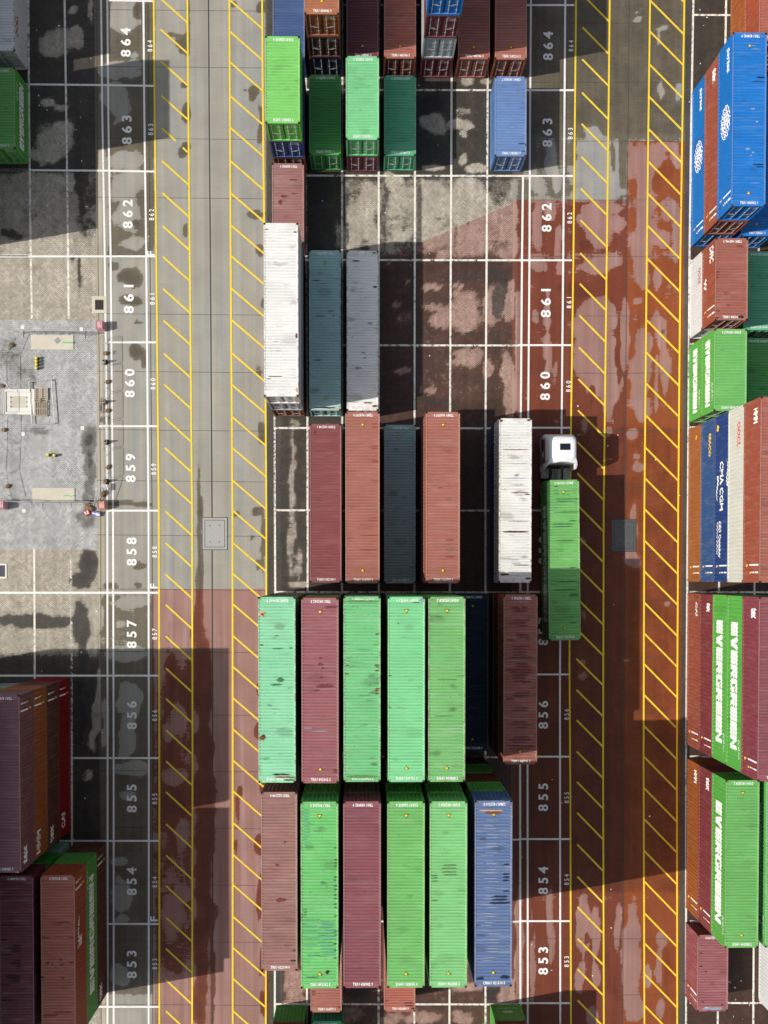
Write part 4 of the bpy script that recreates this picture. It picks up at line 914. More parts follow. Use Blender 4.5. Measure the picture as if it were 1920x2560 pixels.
def bars(x0, x1, ys, ht, kind, seed=1, jx=6):
    q = random.Random(seed); return [((x0 + x1) / 2 + q.uniform(-jx, jx), y, (x1 - x0) * q.uniform(.75, 1.05), ht * q.uniform(.8, 1.2), kind) for y in ys]
ST = dict(
 A7=bars(1280, 1326, [1520, 1527, 1550, 1557, 1564.5, 1587, 1593.5, 1616, 1622.6, 1630, 1637, 1659, 1666, 1688, 1695, 1703, 1732, 1739, 1769, 1776, 1805, 1819, 1842, 1856], 4.2, 'wine') + bars(1262, 1338, [1644, 1674, 1681, 1812, 1849, 1864, 1871], 4.6, 'wine', 2, 2) + bars(1262, 1290, [1747, 1600], 4, 'wine', 3, 2),
 B6=bars(1222, 1274, [2242, 2250, 2257.6], 4.5, 'navy', 4, 1) + bars(1256, 1273, [2186, 2193, 2201, 2228, 2162], 4.5, 'navy', 5, 1) + [(1233, 2032, 40, 7, 'rust'), (1228, 2026, 60, 4, 'cream'), (1200, 2446, 20, 9, 'navy'), (1262, 2443, 24, 10, 'navy'), (1262, 1998, 26, 9, 'navy')] + bars(1208, 1244, [2050 + i * 7.3 for i in range(50) if i % 3 != 1], 2.2, 'pale', 6, 10),
 B5=bars(1104, 1146, [2164, 2171.6, 2181, 2187], 4.4, 'olive', 7, 4) + bars(1076, 1094, [2190, 2196, 2204, 2252], 4.2, 'olive', 8, 1),
 B2=bars(833, 843, [2120, 2150, 2158, 2166, 2193, 2201, 2215, 2224, 2238, 2247, 2261, 2269, 2290, 2330, 2338, 2360, 2376, 2395], 4, 'green', 9, 1) + bars(756, 775, [2026 + i * 8 for i in range(12)], 3, 'blue', 10, 3) + bars(800, 840, [2305 + i * 7.4 for i in range(12)], 3.4, 'blue', 11, 8) + bars(756, 800, [2300, 2316, 2330, 2346, 2362, 2390], 3, 'blue', 12, 6) + bars(756, 768, [2274, 2281, 2288], 4, 'olive', 13, 1) + [(818, 2431, 9, 11, 'dark'), (780, 2443, 34, 3, 'green')],
 A1=[(655, 1535, 15, 16, 'cream'), (656, 1536, 8, 8, 'rust'), (655, 1845, 16, 10, 'rust'), (658, 1840, 10, 6, 'dark'), (703, 1936, 44, 5, 'dark'), (712, 1943, 50, 4, 'rust'), (722, 1950, 30, 4, 'dark'), (694, 1622, 30, 3, 'green'), (700, 1700, 16, 12, 'green'), (690, 1712, 30, 4, 'green'), (690, 1590, 12, 3, 'olive'), (726, 1620, 6, 5, 'olive'), (652, 1612, 8, 6, 'olive')],
 A2=[(812, 1716, 44, 9, 'wine'), (790, 1727, 12, 6, 'wine'), (800, 1661, 13, 8, 'wine'), (800, 1645, 6, 5, 'wine'), (806, 1671, 6, 4, 'wine'), (802, 1694, 7, 4, 'wine'), (828, 1517, 34, 6, 'wine'), (838, 1926, 14, 5, 'wine'), (838, 1932, 14, 3, 'wine'), (770, 1820, 24, 2.5, 'pale'), (800, 1828, 40, 2.5, 'pale')],
 A3=bars(936, 949, [1663, 1668, 1677, 1722, 1727, 1734, 1585], 4, 'rust', 14, 1) + bars(862, 872, [1664, 1685], 4, 'rust', 15, 1) + bars(890, 930, [1624, 1740], 1.8, 'olive', 16, 6) + [(905, 1942, 80, 7, 'olive'), (905, 1503, 86, 6, 'olive')],
 A4=[(975, 1689, 8, 3, 'green'), (975, 1768, 8, 3, 'green'), (1054, 1500, 12, 10, 'pale'), (1040, 1506, 18, 3, 'green'), (996, 1559, 3, 3, 'dark')],
 A5=bars(1090, 1140, [1700, 1790], 2.2, 'olive', 17, 10),
 B1=[(702, 2250, 26, 12, 'wine'), (693, 2163, 10, 5, 'wine'), (712, 2106, 6, 6, 'wine'), (732, 2402, 16, 5, 'dark'), (735, 2376, 9, 4, 'dark')],
 S3=bars(926, 947, [1060, 1068, 1115, 1122, 1153], 4, 'red', 18, 1) + bars(895, 947, [1338, 1374], 3.5, 'red', 19, 2) + [(930, 1301, 30, 3, 'red')],
 S5=[(1124, 1350, 22, 5, 'red'), (1124, 1392, 26, 5, 'red'), (1101, 1219, 12, 4, 'red'), (1120, 1128, 12, 3, 'red')],
 S2=[(789, 1087, 12, 3, 'wine'), (787, 1080, 6, 8, 'wine')],
 S7=[(1288, 1124, 74, 2.2, 'rust'), (1290, 1159, 60, 1.6, 'pale'), (1286, 1196, 70, 1.8, 'pale'), (1300, 1232, 50, 3, 'dark'), (1318, 1236, 16, 4, 'rust'), (1296, 1303, 60, 2, 'rust'), (1288, 1329, 74, 4, 'dark'), (1290, 1331, 70, 2, 'rust'), (1304, 1413, 44, 2.6, 'rust'), (1262, 1436, 26, 6, 'rust'), (1320, 1446, 14, 8, 'rust'), (1253, 1052, 10, 8, 'rust'), (1322, 1050, 10, 8, 'rust')],
 W1=[(688, 941, 40, 2.5, 'dark'), (672, 947, 14, 2.5, 'rust'), (738, 580, 10, 4, 'rust'), (666, 574, 10, 3, 'rust'), (741, 840, 6, 14, 'rust'), (688, 854, 12, 2, 'pale'), (742, 975, 6, 14, 'cream')],
 W2=[(812, 1019, 60, 5, 'dark'), (840, 1022, 24, 4, 'cream'), (790, 700, 26, 2.4, 'navy'), (800, 790, 30, 2, 'navy'), (834, 789, 4, 4, 'dark'), (795, 900, 20, 2.4, 'navy')],
 W3=[(920, 1007, 26, 5, 'rust'), (937, 1015, 18, 6, 'rust'), (890, 652, 24, 5, 'rust'), (938, 717, 12, 6, 'dark'), (912, 895, 10, 3, 'dark'), (908, 882, 14, 3, 'rust'), (925, 808, 14, 5, 'pale'), (935, 632, 10, 5, 'rust')],
 C4=[(1022, 2508, 30, 3, 'dark'), (1024, 2515, 26, 3, 'dark'), (1032, 2521, 12, 5, 'dark'), (966, 2503, 8, 4, 'wine')],
 C2=[(784, 2480, 12, 3.5, 'wine'), (784, 2487, 10, 3.5, 'wine'), (848, 2518, 10, 4, 'wine')],
 M1=[(733, 449, 22, 4, 'wine'), (735, 484, 16, 4, 'wine'), (709, 491, 18, 8, 'wine'), (700, 505, 10, 14, 'wine')],
 LB3=[(41, 2365, 27, 4, 'dark'), (36, 2372, 36, 4.5, 'dark'), (40, 2379, 29, 4, 'dark'), (43, 2402, 22, 4, 'dark'), (39, 2409, 31, 4.5, 'dark'), (45, 2416, 18, 3.5, 'dark'), (33, 2440, 44, 6, 'dark'), (34, 2446, 40, 6, 'dark'), (38, 2453, 30, 4, 'dark'), (18, 2313, 40, 4, 'dark'), (9, 2350, 18, 5, 'dark'), (18, 2388, 40, 3.5, 'dark'), (14, 2462, 30, 4, 'dark'), (16, 2500, 36, 3.5, 'dark')],
 LB2=[(158, 2531, 50, 3.5, 'wine'), (124, 2539, 44, 4.5, 'wine'), (160, 2307, 36, 3.5, 'wine'), (114, 2345, 26, 3.5, 'wine'), (176, 2344, 16, 3, 'wine'), (119, 2408, 9, 9, 'wine'), (130, 2412, 7, 6, 'wine'), (152, 2400, 8, 6, 'wine'), (155, 2412, 12, 6, 'wine'), (178, 2407, 9, 7, 'wine'), (157, 2445, 8, 7, 'wine'), (106, 2444, 10, 5, 'dark')],
 R1=[(1902, 193, 24, 5, 'navy'), (1897, 204, 40, 2, 'navy'), (1896, 411, 32, 4, 'navy'), (1900, 417, 24, 3, 'navy'), (1882, 272, 12, 5, 'pale'), (1893, 304, 9, 5, 'pale'), (1870, 372, 14, 6, 'pale'), (1883, 381, 8, 5, 'pale'), (1878, 388, 6, 4, 'pale'), (1888, 457, 26, 2, 'pale'), (1880, 114, 22, 2, 'pale'), (1888, 122, 26, 2, 'pale')],
 TR=bars(1376, 1446, [1247, 1253, 1280, 1310, 1316, 1351, 1454, 1475], 3.2, 'green', 20, 6) + bars(1420, 1444, [1302, 1488, 1557, 1419], 3.6, 'green', 21, 2) + [(1388, 1270, 8, 6, 'blue'), (1391, 1216, 16, 3, 'green'), (1440, 1256, 6, 7, 'blue'), (1390, 1225, 18, 2.5, 'green'), (1390, 1233, 20, 2.5, 'green')],
 U7b=[(1304, 359, 24, 3, 'navy'), (1314, 362, 3, 8, 'navy'), (1308, 378, 12, 3, 'navy'), (1280, 318, 16, 3, 'pale'), (1272, 331, 12, 4, 'pale')],
 R2=[(1793, 680, 12, 4, 'wine'), (1793, 687, 9, 4, 'wine'), (1792, 694, 8, 4, 'wine'), (1850, 615, 20, 4, 'wine'), (1852, 792, 18, 9, 'dark'), (1790, 794, 16, 5, 'dark'), (1821, 762, 12, 3, 'wine'), (1793, 777, 12, 4, 'wine')],
 R7=[(1752, 2383, 9, 3, 'dark'), (1752, 2416, 10, 3, 'dark'), (1764, 2430, 10, 5, 'wine'), (1757, 2505, 6, 4, 'dark'), (1805, 2512, 4, 6, 'dark'), (1780, 2522, 60, 8, 'pale')])

# ---- middle block, columns left to right
C = [9.53, 12.28, 15.13, 18.0, 20.76, 23.64, 26.47]
YU, YS2, YM, YW, YS, YA, YB_, YC, YD = 46.36, 32.9, 26.2, 19.62, 6.41, -6.62, -19.85, -33.2, -39.95
N2 = 'middle stack beside number '
stack(C[0], YU - 0.1, L40, [T('blue_dull', tri=True)], 'first middle stack beside number 864')
stack(C[1], YU, L40, [T('navy_deep'), T('dark_brown'), T('orange_brown', tri=True, name='orange brown')], 'the second ' + N2 + '864')
stack(C[2], YU, L40, [T('dark_maroon', tri=True, name='dark maroon')], 'third middle stack beside number 864')
stack(C[3], YU, L40, [T('brick', tri=True)], 'fourth middle stack beside number 864')
stack(C[4] + 0.1, YU, L40, [T('dark_maroon'), T('pale_grey', wear=.5), T('dark_maroon', tx=[]), T('azure')], 'the fifth ' + N2 + '864')
stack(C[5], YU, L40, [T('brick', tri=True, name='brown')], 'sixth middle stack beside number 864')
stack(C[6], YU, L40, [T('rust', tri=True)], 'seventh middle stack beside number 864')
stack(C[0], YS2 - 0.25, L20, [T('brown'), T('navy'), T('lime')], 'the first ' + N2 + '863')
stack(C[1], YS2, L20, [T('dark_green')], 'second middle stack beside number 863')
stack(C[2], YS2 - 0.08, L20, [T('dark_maroon'), T('mint')], 'the third ' + N2 + '863')
stack(C[3], YS2, L20, [T('sea_green')], 'fourth middle stack beside number 863')
stack(C[6], YS2, L20, [T('blue_mid', st=ST['U7b'])], 'last middle stack beside number 863')
stack(9.45, YM, L20, [T('maroon_dull', name='dull maroon', st=ST['M1'])], 'first middle stack beside number 862')
N2 = 'middle stack beside numbers 861 and 860'
stack(9.37, YW, L40, [T('brown'), T('grey'), T('white', id='TCLU', st=ST['W1'])], 'the first ' + N2)
stack(12.25, YW, L40, [T('teal', tri=True, st=ST['W2'])], 'second ' + N2)
stack(C[2], YW, L40, [T('grey_white', st=ST['W3'])], 'third ' + N2)
N2 = 'middle stack beside numbers 859 and 858'
stack(C[1], YS, L40, [T('crimson', id='TGHU', st=ST['S2'])], 'second ' + N2)
stack(C[2], YS, L40, [T('dark_maroon'), T('brown'), T('rust', tri=True, st=ST['S3'])], 'the third ' + N2)
stack(C[3], YS - 0.06, L40, [T('teal_dark', tri=True)], 'fourth ' + N2)
stack(20.85, YS, L40, [T('brown'), T('maroon'), T('rust', tri=True, st=ST['S5'])], 'the fifth ' + N2)
stack(26.48, YS, L40, [T('navy', name='dark blue'), T('white', id='SUDU', wear=.95, st=ST['S7'])], 'the last ' + N2)
N2 = 'middle stack beside numbers 857 and 856'
stack(C[0], YA, L40, [T('grey'), T('brown'), T('dark_green'), T('brown'), T('mint_worn', st=ST['A1'])], 'the first ' + N2)
stack(12.36, YA - .05, L40, [T('grey'), T('brown'), T('brown'), T('green'), T('maroon', tri=True, st=ST['A2'])], 'the second ' + N2)
stack(15.11, YA, L40, [T('brown'), T('green'), T('maroon'), T('sea_green'), T('green_worn', st=ST['A3'])], 'the third ' + N2)
stack(C[3], YA, L40, [T('maroon'), T('green'), T('brown'), T('dark_green'), T('mint', tri=True, st=ST['A4'])], 'the fourth ' + N2)
stack(20.66, YA, L40, [T('green'), T('maroon'), T('green'), T('green'), T('olive_green', tri=True, st=ST['A5'])], 'the fifth ' + N2)
stack(C[5], YA - .05, L40, [T('navy_deep', tri=True)], 'sixth ' + N2)
stack(26.43, YA, L40, [T('brown'), T('dark_maroon'), T('brick', tri=True, name='rust brown', wear=1.0, st=ST['A7'])], 'the seventh ' + N2)
N2 = 'middle stack beside numbers 855 and 854'
stack(9.5, YB_, L40, [T('dark_maroon', hc=1), T('brown', hc=1), T('dark_brown', hc=1), T('maroon_dull', st=ST['B1'])], 'the first ' + N2)
stack(12.36, YB_, L40, [T('rust', hc=1), T('brown', hc=1), T('dark_green', hc=1), T('green'), T('bluish_lime', tri=True, st=ST['B2'])], 'the second ' + N2)
stack(15.11, YB_, L40, [T('dark_maroon', hc=1), T('dark_brown', hc=1), T('dark_maroon', hc=1), T('dark_brown'), T('wine')], 'the third ' + N2)
stack(17.94, YB_, L40, [T('brown', hc=1), T('dark_brown', hc=1), T('dark_maroon', hc=1), T('green'), T('green', tri=True, wear=.4)], 'the fourth ' + N2)
stack(20.71, YB_, L40, [T('green', hc=1), T('brown', hc=1), T('dark_brown', hc=1), T('green'), T('green_pale', tri=True, st=ST['B5'])], 'the fifth ' + N2)
stack(C[5], YB_ + .04, L40, [T('brown', hc=1), T('green', hc=1), T('brown', hc=1), T('green'), T('blue', tri=True, st=ST['B6'])], 'the sixth ' + N2)
stack(12.27, YC, L20, [T('rust', wear=.55, st=ST['C2'])], 'second middle stack beside number 853')
stack(18.0, YC, L20, [T('rust_bright', wear=.6, name='stained rust red', st=ST['C4'])], 'fourth middle stack beside number 853')
stack(9.36, YD, L40, [T('dark_green'), T('brown')], 'the first middle stack south of number 853')
stack(12.33, YD, L40, [T('sea_green')], 'second middle stack south of number 853')
def fshield(L, H):       # looped emblem and dotted line on a front wall
    bm = bmesh.new(); y = L / 2 + 0.004
    for cx, r0, r1 in ((0, 0.17, 0.10), (-0.24, 0.13, 0.07), (0.24, 0.13, 0.07)):
        n = 16
        for i in range(n):
            a, b = 2 * math.pi * i / n, 2 * math.pi * (i + 1) / n
            bm.faces.new([bm.verts.new((cx + r * math.cos(t) * 1.2, y, 1.25 + r * math.sin(t))) for r, t in ((r0, a), (r0, b), (r1, b), (r1, a))])
    for i in range(11):
        x = -0.75 + i * 0.15
        bm.faces.new([bm.verts.new(q) for q in ((x, y, 0.62), (x + 0.07, y, 0.62), (x + 0.07, y, 0.70), (x, y, 0.70))])
    return bm_mesh('emblem', bm, M_LET_W)
stack(26.66, YD - .05, L40, [T('green', tx=[('emblem', fshield(L40, H_STD))]), T('brown')], 'the seventh middle stack south of number 853')

# ---- left block
N2 = 'left stack beside number '
stack(-9.96 - CW, YU + 0.3, L40, [T('grey_white', name='grey white', tx=[word(L40, 'e', 'OOCL', M_LET_K, -3.9, 2.05, 1.7, 0.5)])], 'the near left stack beside number 864')
stack(-9.96 - CW, 33.2, L20, [T('green', evg_e=1)], 'the near left stack beside number 863')
stack(-12.85 - CW, YU, L40, [T('brown'), T('blue'), T('maroon')], 'the far left stack beside number 864')
stack(-12.8 - CW, 32.9, L20, [T('green', hc=1), T('navy', hc=1), T('brown', hc=1), T('rust', hc=1)], 'the far left stack beside number 863')
stack(-13.9 - CW, 26.6, L20, [T('maroon'), T('grey'), T('green')], 'the far left stack beside number 862')
N2 = 'the inner left stack beside numbers 856 and 855'
DFX = lambda L, t, u=-4.6, ln=1.3, ht=0.75: [word(L, 'e', t, M_LET_W, u, 1.75, ln, ht, 0.04)]
stack(-7.0 - CW, -13.36, L40, [T('red', marks_e=1, tx=DFX(L40, 'CAI', -4.9, 1.2, .8)), T('dark_brown', marks_e=1, tx=DFX(L40, 'tex', -5.2)), T('orange_brown', marks_e=1, tx=DFX(L40, 'HMM', -5.0, 1.7)), T('purple_maroon', marks_e=1, tx=DFX(L40, 'tex', -5.1))], N2)
N2 = 'the outer left stack beside numbers 856 and 855'
stack(-9.96 - CW, -13.8, L40, [T('grey'), T('green'), T('rust'), T('brown'), T('maroon')], N2)
N2 = 'the corner left stack beside numbers 854 and 853'
stack(-4.2 - CW, -26.6, L40, [T('dark_brown', marks_e=1, tx=DFX(L40, 'tex', -5.2)), T('green', evg_e=1), T('rust_bright', marks_e=1, st=ST['LB2'], tx=[word(L40, 'e', 'CAPITAL', M_LET_W, 1.6, 1.7, 2.3, .38), word(L40, 'e', 'S', M_LET_W, 0.9, 1.3, .8, .55, .05)])], N2)
N2 = 'the inner left stack beside numbers 854 and 853'
stack(-7.15 - CW, -26.6, L40, [T('teal'), T('dark_green'), T('dark_maroon', wear=.8, st=ST['LB3'])], N2)
N2 = 'the outer left stack beside numbers 854 and 853'
stack(-9.96 - CW, -26.6, L40, [T('brown'), T('green'), T('maroon'), T('blue'), T('rust')], N2)

stack(-12.8 - CW, -20.0, L40, [T('rust'), T('green'), T('brown'), T('maroon'), T('blue')], 'the farthest left stack beside numbers 855 and 854')
stack(-12.8 - CW, -13.8, L20, [T('rust'), T('green'), T('brown'), T('maroon'), T('green')], 'the farthest left stack beside number 856')
stack(-12.8 - CW, -32.4, L20, [T('rust'), T('green'), T('brown'), T('maroon'), T('navy')], 'the farthest left stack beside number 853')
for q, xq in enumerate((-15.7, -18.6, -21.5)): stack(xq - CW, -13.8, L40, [T('brown'), T('green'), T('rust'), T('maroon'), T('navy')], 'the stack %s rows west of the left edge' % ('two', 'three', 'four')[q])
stack(-15.7 - CW, 40.2, L40, [T('rust'), T('green'), T('brown')], 'the farthest left stack beside numbers 864 and 863')

# ---- right block
def flower(L, u, z):
    """oval lace emblem of small rings"""
    bm = bmesh.new()
    def ring(cx, cy, r0, r1, n=10):
        for i in range(n):
            a, b = 2 * math.pi * i / n, 2 * math.pi * (i + 1) / n
            bm.faces.new([bm.verts.new((cx + r * math.cos(t), cy + r * math.sin(t), 0)) for r, t in ((r0, a), (r0, b), (r1, b), (r1, a))])
    for k in range(16):
        t = 2 * math.pi * k / 16
        ring(1.02 * math.cos(t), 0.62 * math.sin(t), 0.21, 0.12)
    for k in range(9):
        t = 2 * math.pi * k / 9
        ring(0.56 * math.cos(t), 0.31 * math.sin(t), 0.18, 0.09)
    ring(0, 0, 0.20, 0.09)
    me = bm_mesh('emblem', bm, M_LET_W)
    return ('emblem', wrap_on_wall(me, L, 'w', u, z, H_STD))
RX = [42.5, 45.5, 48.55]
stack(45.6, 46.4, L40, [T('orange_brown', marks_w=1), T('rust_bright', name='orange red')], 'the right stack north of the tall blue one')
FL = flower(L40, -0.4, 1.35)
N2 = 'the blue right stack beside numbers 863 and 862'
BL = [FL, word(L40, 'w', 'SINOTRANS', M_LET_W, -4.6, 1.75, 1.7, 0.42, .04)]
stack(RX[0] + .1, 33.2, L40, [T('azure', marks_w=1, tx=BL), T('brick', marks_w=1, name='brick red', tx=[word(L40, 'w', 'tex', M_LET_W, -5.0, 1.8, 1.0, .7, .04)]), T('azure', marks_w=1, tri=True, tx=BL, st=ST['R1'])], N2)
stack(RX[1], 33.1, L40, [T('azure', tri=True)], 'right stack behind the tall blue one')
stack(RX[0], 19.75, L20, [T('white_clean', tx=[word(L20, 'w', 'OOCL', M_LET_K, -1.3, 2.0, 1.3, .42)]), T('brick', marks_w=1, st=ST['R2'], tx=[word(L20, 'w', 'DFIC', M_LET_W, -2.1, 1.75, 1.2, .7, .03), word(L20, 'w', 'W', M_LET_W, -0.2, 0.55, 0.9, .45, .05)])], 'the right stack beside number 861')
stack(RX[1] + .25, 19.75, L20, [T('sea_green')], 'the second right stack beside number 861')
stack(RX[0], 13.08, L20, [T('green', evg_w=1), T('green', evg_w=1, wear=.2)], 'the right stack beside number 860')
stack(RX[1] + .15, 13.1, L20, [T('dark_green', wear=.7)], 'the second right stack beside number 860')
wave1 = [[(-3.2 + i * .3, .95 + .10 * math.sin(i * 1.1) ), (-3.2 + (i + 1) * .3, .95 + .10 * math.sin((i + 1) * 1.1)), (-3.2 + (i + 1) * .3, 1.01 + .03 * i + .10 * math.sin((i + 1) * 1.1)), (-3.2 + i * .3, 1.0 + .03 * i + .10 * math.sin(i * 1.1))] for i in range(6)]
wave2 = [[(-2.3 + i * .3, -.85 + .10 * math.sin(i * 1.1)), (-2.3 + (i + 1) * .3, -.85 + .10 * math.sin((i + 1) * 1.1)), (-2.3 + (i + 1) * .3, -.62 - .03 * i + .10 * math.sin((i + 1) * 1.1)), (-2.3 + i * .3, -.6 - .03 * i + .10 * math.sin(i * 1.1))] for i in range(6)]
wv = lambda p, n: (n, wrap_on_wall(strokes_mesh(n, p, M_LET_W), L40, 'w', 0.6, 1.35, H_STD))
N2 = 'the right stack beside numbers 859 and 858'
stack(RX[0], YS + 0.06, L40, [
    T('orange', marks_w=1, tx=[word(L40, 'w', 'e', M_LET_Y, -5.2, 1.6, .35, .3)]),
    T('steel_blue', marks_w=1, name='worn steel blue', tx=[word(L40, 'w', 'SEACO', M_LET_Y, -4.2, 1.7, 1.75, .42, .045)]),
    T('navy', marks_w=1, name='royal blue', tx=[word(L40, 'w', 'CMA CGM', M_LET_W, -0.9, 1.35, 3.6, .62, .03), wv(wave1, 'brand_wave'), wv(wave2, 'brand_wave'), word(L40, 'w', 'CEO Container', M_LET_W, 3.0, 1.1, 2.7, .42, .035), word(L40, 'w', 'Customer Delivery', M_LET_W, 2.9, .62, 2.4, .26, .03), word(L40, 'w', 'e', M_LET_Y, -5.2, .6, .5, .4, .05)]),
    T('cream', tx=[word(L40, 'w', 'OOCL', M_LET_R, -4.2, 1.75, 1.75, .5, .03)]),
    T('brick', marks_w=1, name='reddish brown', tx=[word(L40, 'w', 'HMM', M_LET_W, -5.0, 1.8, 1.0, .6, .05)])], N2)
N2 = 'the right stack beside numbers 857 and 856'
stack(RX[0], YA - 0.05, L40, [
    T('brick', marks_w=1, tx=[word(L40, 'w', 'CAI', M_LET_W, -4.9, 1.9, 1.1, .35, .04)]), T('crimson', marks_w=1, tx=[word(L40, 'w', 'tex', M_LET_W, -5.1, 1.75, .7, .75, .05)]),
    T('green', evg_w=1), T('green', evg_w=1, name='bright green'), T('wine', marks_w=1, tx=[word(L40, 'w', 'tex', M_LET_W, -5.0, 1.75, .7, .85, .05)])], N2)
N2 = 'the right stack beside numbers 855 and 854'
stack(RX[0] + .04, -20.0, L40, [
    T('orange_brown', marks_w=1, tx=[word(L40, 'w', 'HMM', M_LET_W, -5.0, 1.85, 1.0, .55, .05)]), T('crimson', marks_w=1, tx=[word(L40, 'w', 'tex', M_LET_W, -5.0, 1.8, 1.0, .8, .05)]),
    T('green', evg_w=1, tri=True)], N2)
stack(RX[1], -20.0, L40, [T('brown'), T('dark_maroon'), T('green_pale', evg_w=1)], 'the second right stack beside numbers 855 and 854')
stack(RX[0] + .05, -33.38, L20, [T('maroon', name='pinkish maroon', marks_w=1, wear=.7, st=ST['R7'])], 'the right stack beside number 853')
stack(RX[2], -33.75, L20, [T('white_clean')], 'third right stack beside number 853')

# ------------------------------------------------------------------ lorry and trailer
M_CABW = simple_mat('white_cab_paint', (0.82, 0.83, 0.84), 0.28, 0.5, 0, 0.03, 2)
M_CABG = simple_mat('silver_panel', (0.34, 0.36, 0.38), 0.35, 0.5, 0.2, 0.12, 4)
M_CABR = simple_mat('dark_red_stripe', (0.36, 0.008, 0.03), 0.35, 0.5, 0, 0.05, 3)
M_GLASS = simple_mat('dark_glass', (0.012, 0.016, 0.026), 0.06, 0.6, 0, 0.05, 1)
M_STEEL = simple_mat('dirty_chassis_steel', (0.085, 0.085, 0.088), 0.7, 0.3, 0.1, 0.4, 7, 0.4)
M_ALU = simple_mat('dusty_aluminium', (0.30, 0.30, 0.295), 0.55, 0.4, 0.2, 0.3, 9, 0.35)
M_TYRE = simple_mat('tyre_rubber', (0.022, 0.022, 0.022), 0.85, 0.2)
M_RIM = simple_mat('wheel_rim', (0.45, 0.45, 0.46), 0.4, 0.5, 0.4, 0.2)
def rrect(hw, y0, y1, r, n=5):
    pts = []
    for cx, cy, a0 in ((hw - r, y1 - r, 0), (-hw + r, y1 - r, 90), (-hw + r, y0 + r, 180), (hw - r, y0 + r, 270)):
        for i in range(n): 
            a = R(a0 + 90 * i / (n - 1)); pts.append((cx + r * math.cos(a), cy + r * math.sin(a)))
    return pts
def loft(bm, secs):
    rings = [[bm.verts.new((x, y, z)) for x, y in rrect(*a)] for z, a in secs]
    for a, b in zip(rings[:-1], rings[1:]):
        for i in range(len(a)):
            j = (i + 1) % len(a); bm.faces.new((a[i], a[j], b[j], b[i]))
    bm.faces.new(rings[0][::-1]); bm.faces.new(rings[-1])
WHEEL = {}
def wheel(parent, x, y, r=0.5, wd=0.3):
    if 'w' not in WHEEL:
        bm = bmesh.new(); lathe(bm, [(0.29, -.15), (0.46, -.15), (0.5, -.11), (0.5, .11), (0.46, .15), (0.29, .15), (0.29, -.15)][:-1], 24); WHEEL['w'] = bm_mesh('tyre', bm, M_TYRE, True)
        bm = bmesh.new(); lathe(bm, [(0.10, -.16), (0.285, -.155), (0.285, .12), (0.24, .10), (0.12, .155), (0.05, .155)], 18); WHEEL['r'] = bm_mesh('rim', bm, M_RIM)
    e = bpy.data.objects.new('wheel', WHEEL['w']); COL.objects.link(e); e.parent = parent; e.location = (x, y, r); e.rotation_euler = (0, math.pi / 2 * (1 if x > 0 else -1), 0)
    e2 = bpy.data.objects.new('rim', WHEEL['r']); COL.objects.link(e2); e2.parent = e
RT = R(0.9)
truck = empty('lorry', (31.62, 3.42, 0), RT * 0.4)
tag(truck, 'white lorry tractor with a dark red side stripe and black roof hatch, driving north', 'lorry')
bm = bmesh.new()
loft(bm, [(0.42, (1.20, 0.0, 2.26, 0.22)), (1.0, (1.235, 0.0, 2.34, 0.24)), (1.75, (1.235, 0.0, 2.36, 0.26)), (2.35, (1.215, 0.0, 2.26, 0.30)), (2.9, (1.15, 0.02, 2.10, 0.34)), (3.35, (1.06, 0.05, 1.97, 0.36)), (3.55, (1.00, 0.08, 1.88, 0.36)), (3.64, (0.90, 0.16, 1.74, 0.34)), (3.67, (0.72, 0.34, 1.5, 0.28))])
me = bm_mesh('cab', bm, M_CABW, True); me.materials.append(M_CABG)
for p in me.polygons:
    c = p.center
    if c.z < 1.6: p.material_index = 1
cab = mesh_obj('cab', me, truck)
bm = bmesh.new()      # windscreen, set proud of the front
pts = []
for z, (hw, yf) in ((1.5, (1.05, 2.375)), (2.3, (1.0, 2.30))):
    pts.append([bm.verts.new((x * hw, yf - 0.16 * abs(x) ** 3, z)) for x in (-1, -.6, -.2, .2, .6, 1)])
for i in range(5): bm.faces.new((pts[0][i], pts[0][i + 1], pts[1][i + 1], pts[1][i]))
mesh_obj('windscreen', bm_mesh('windscreen', bm, M_GLASS), cab)
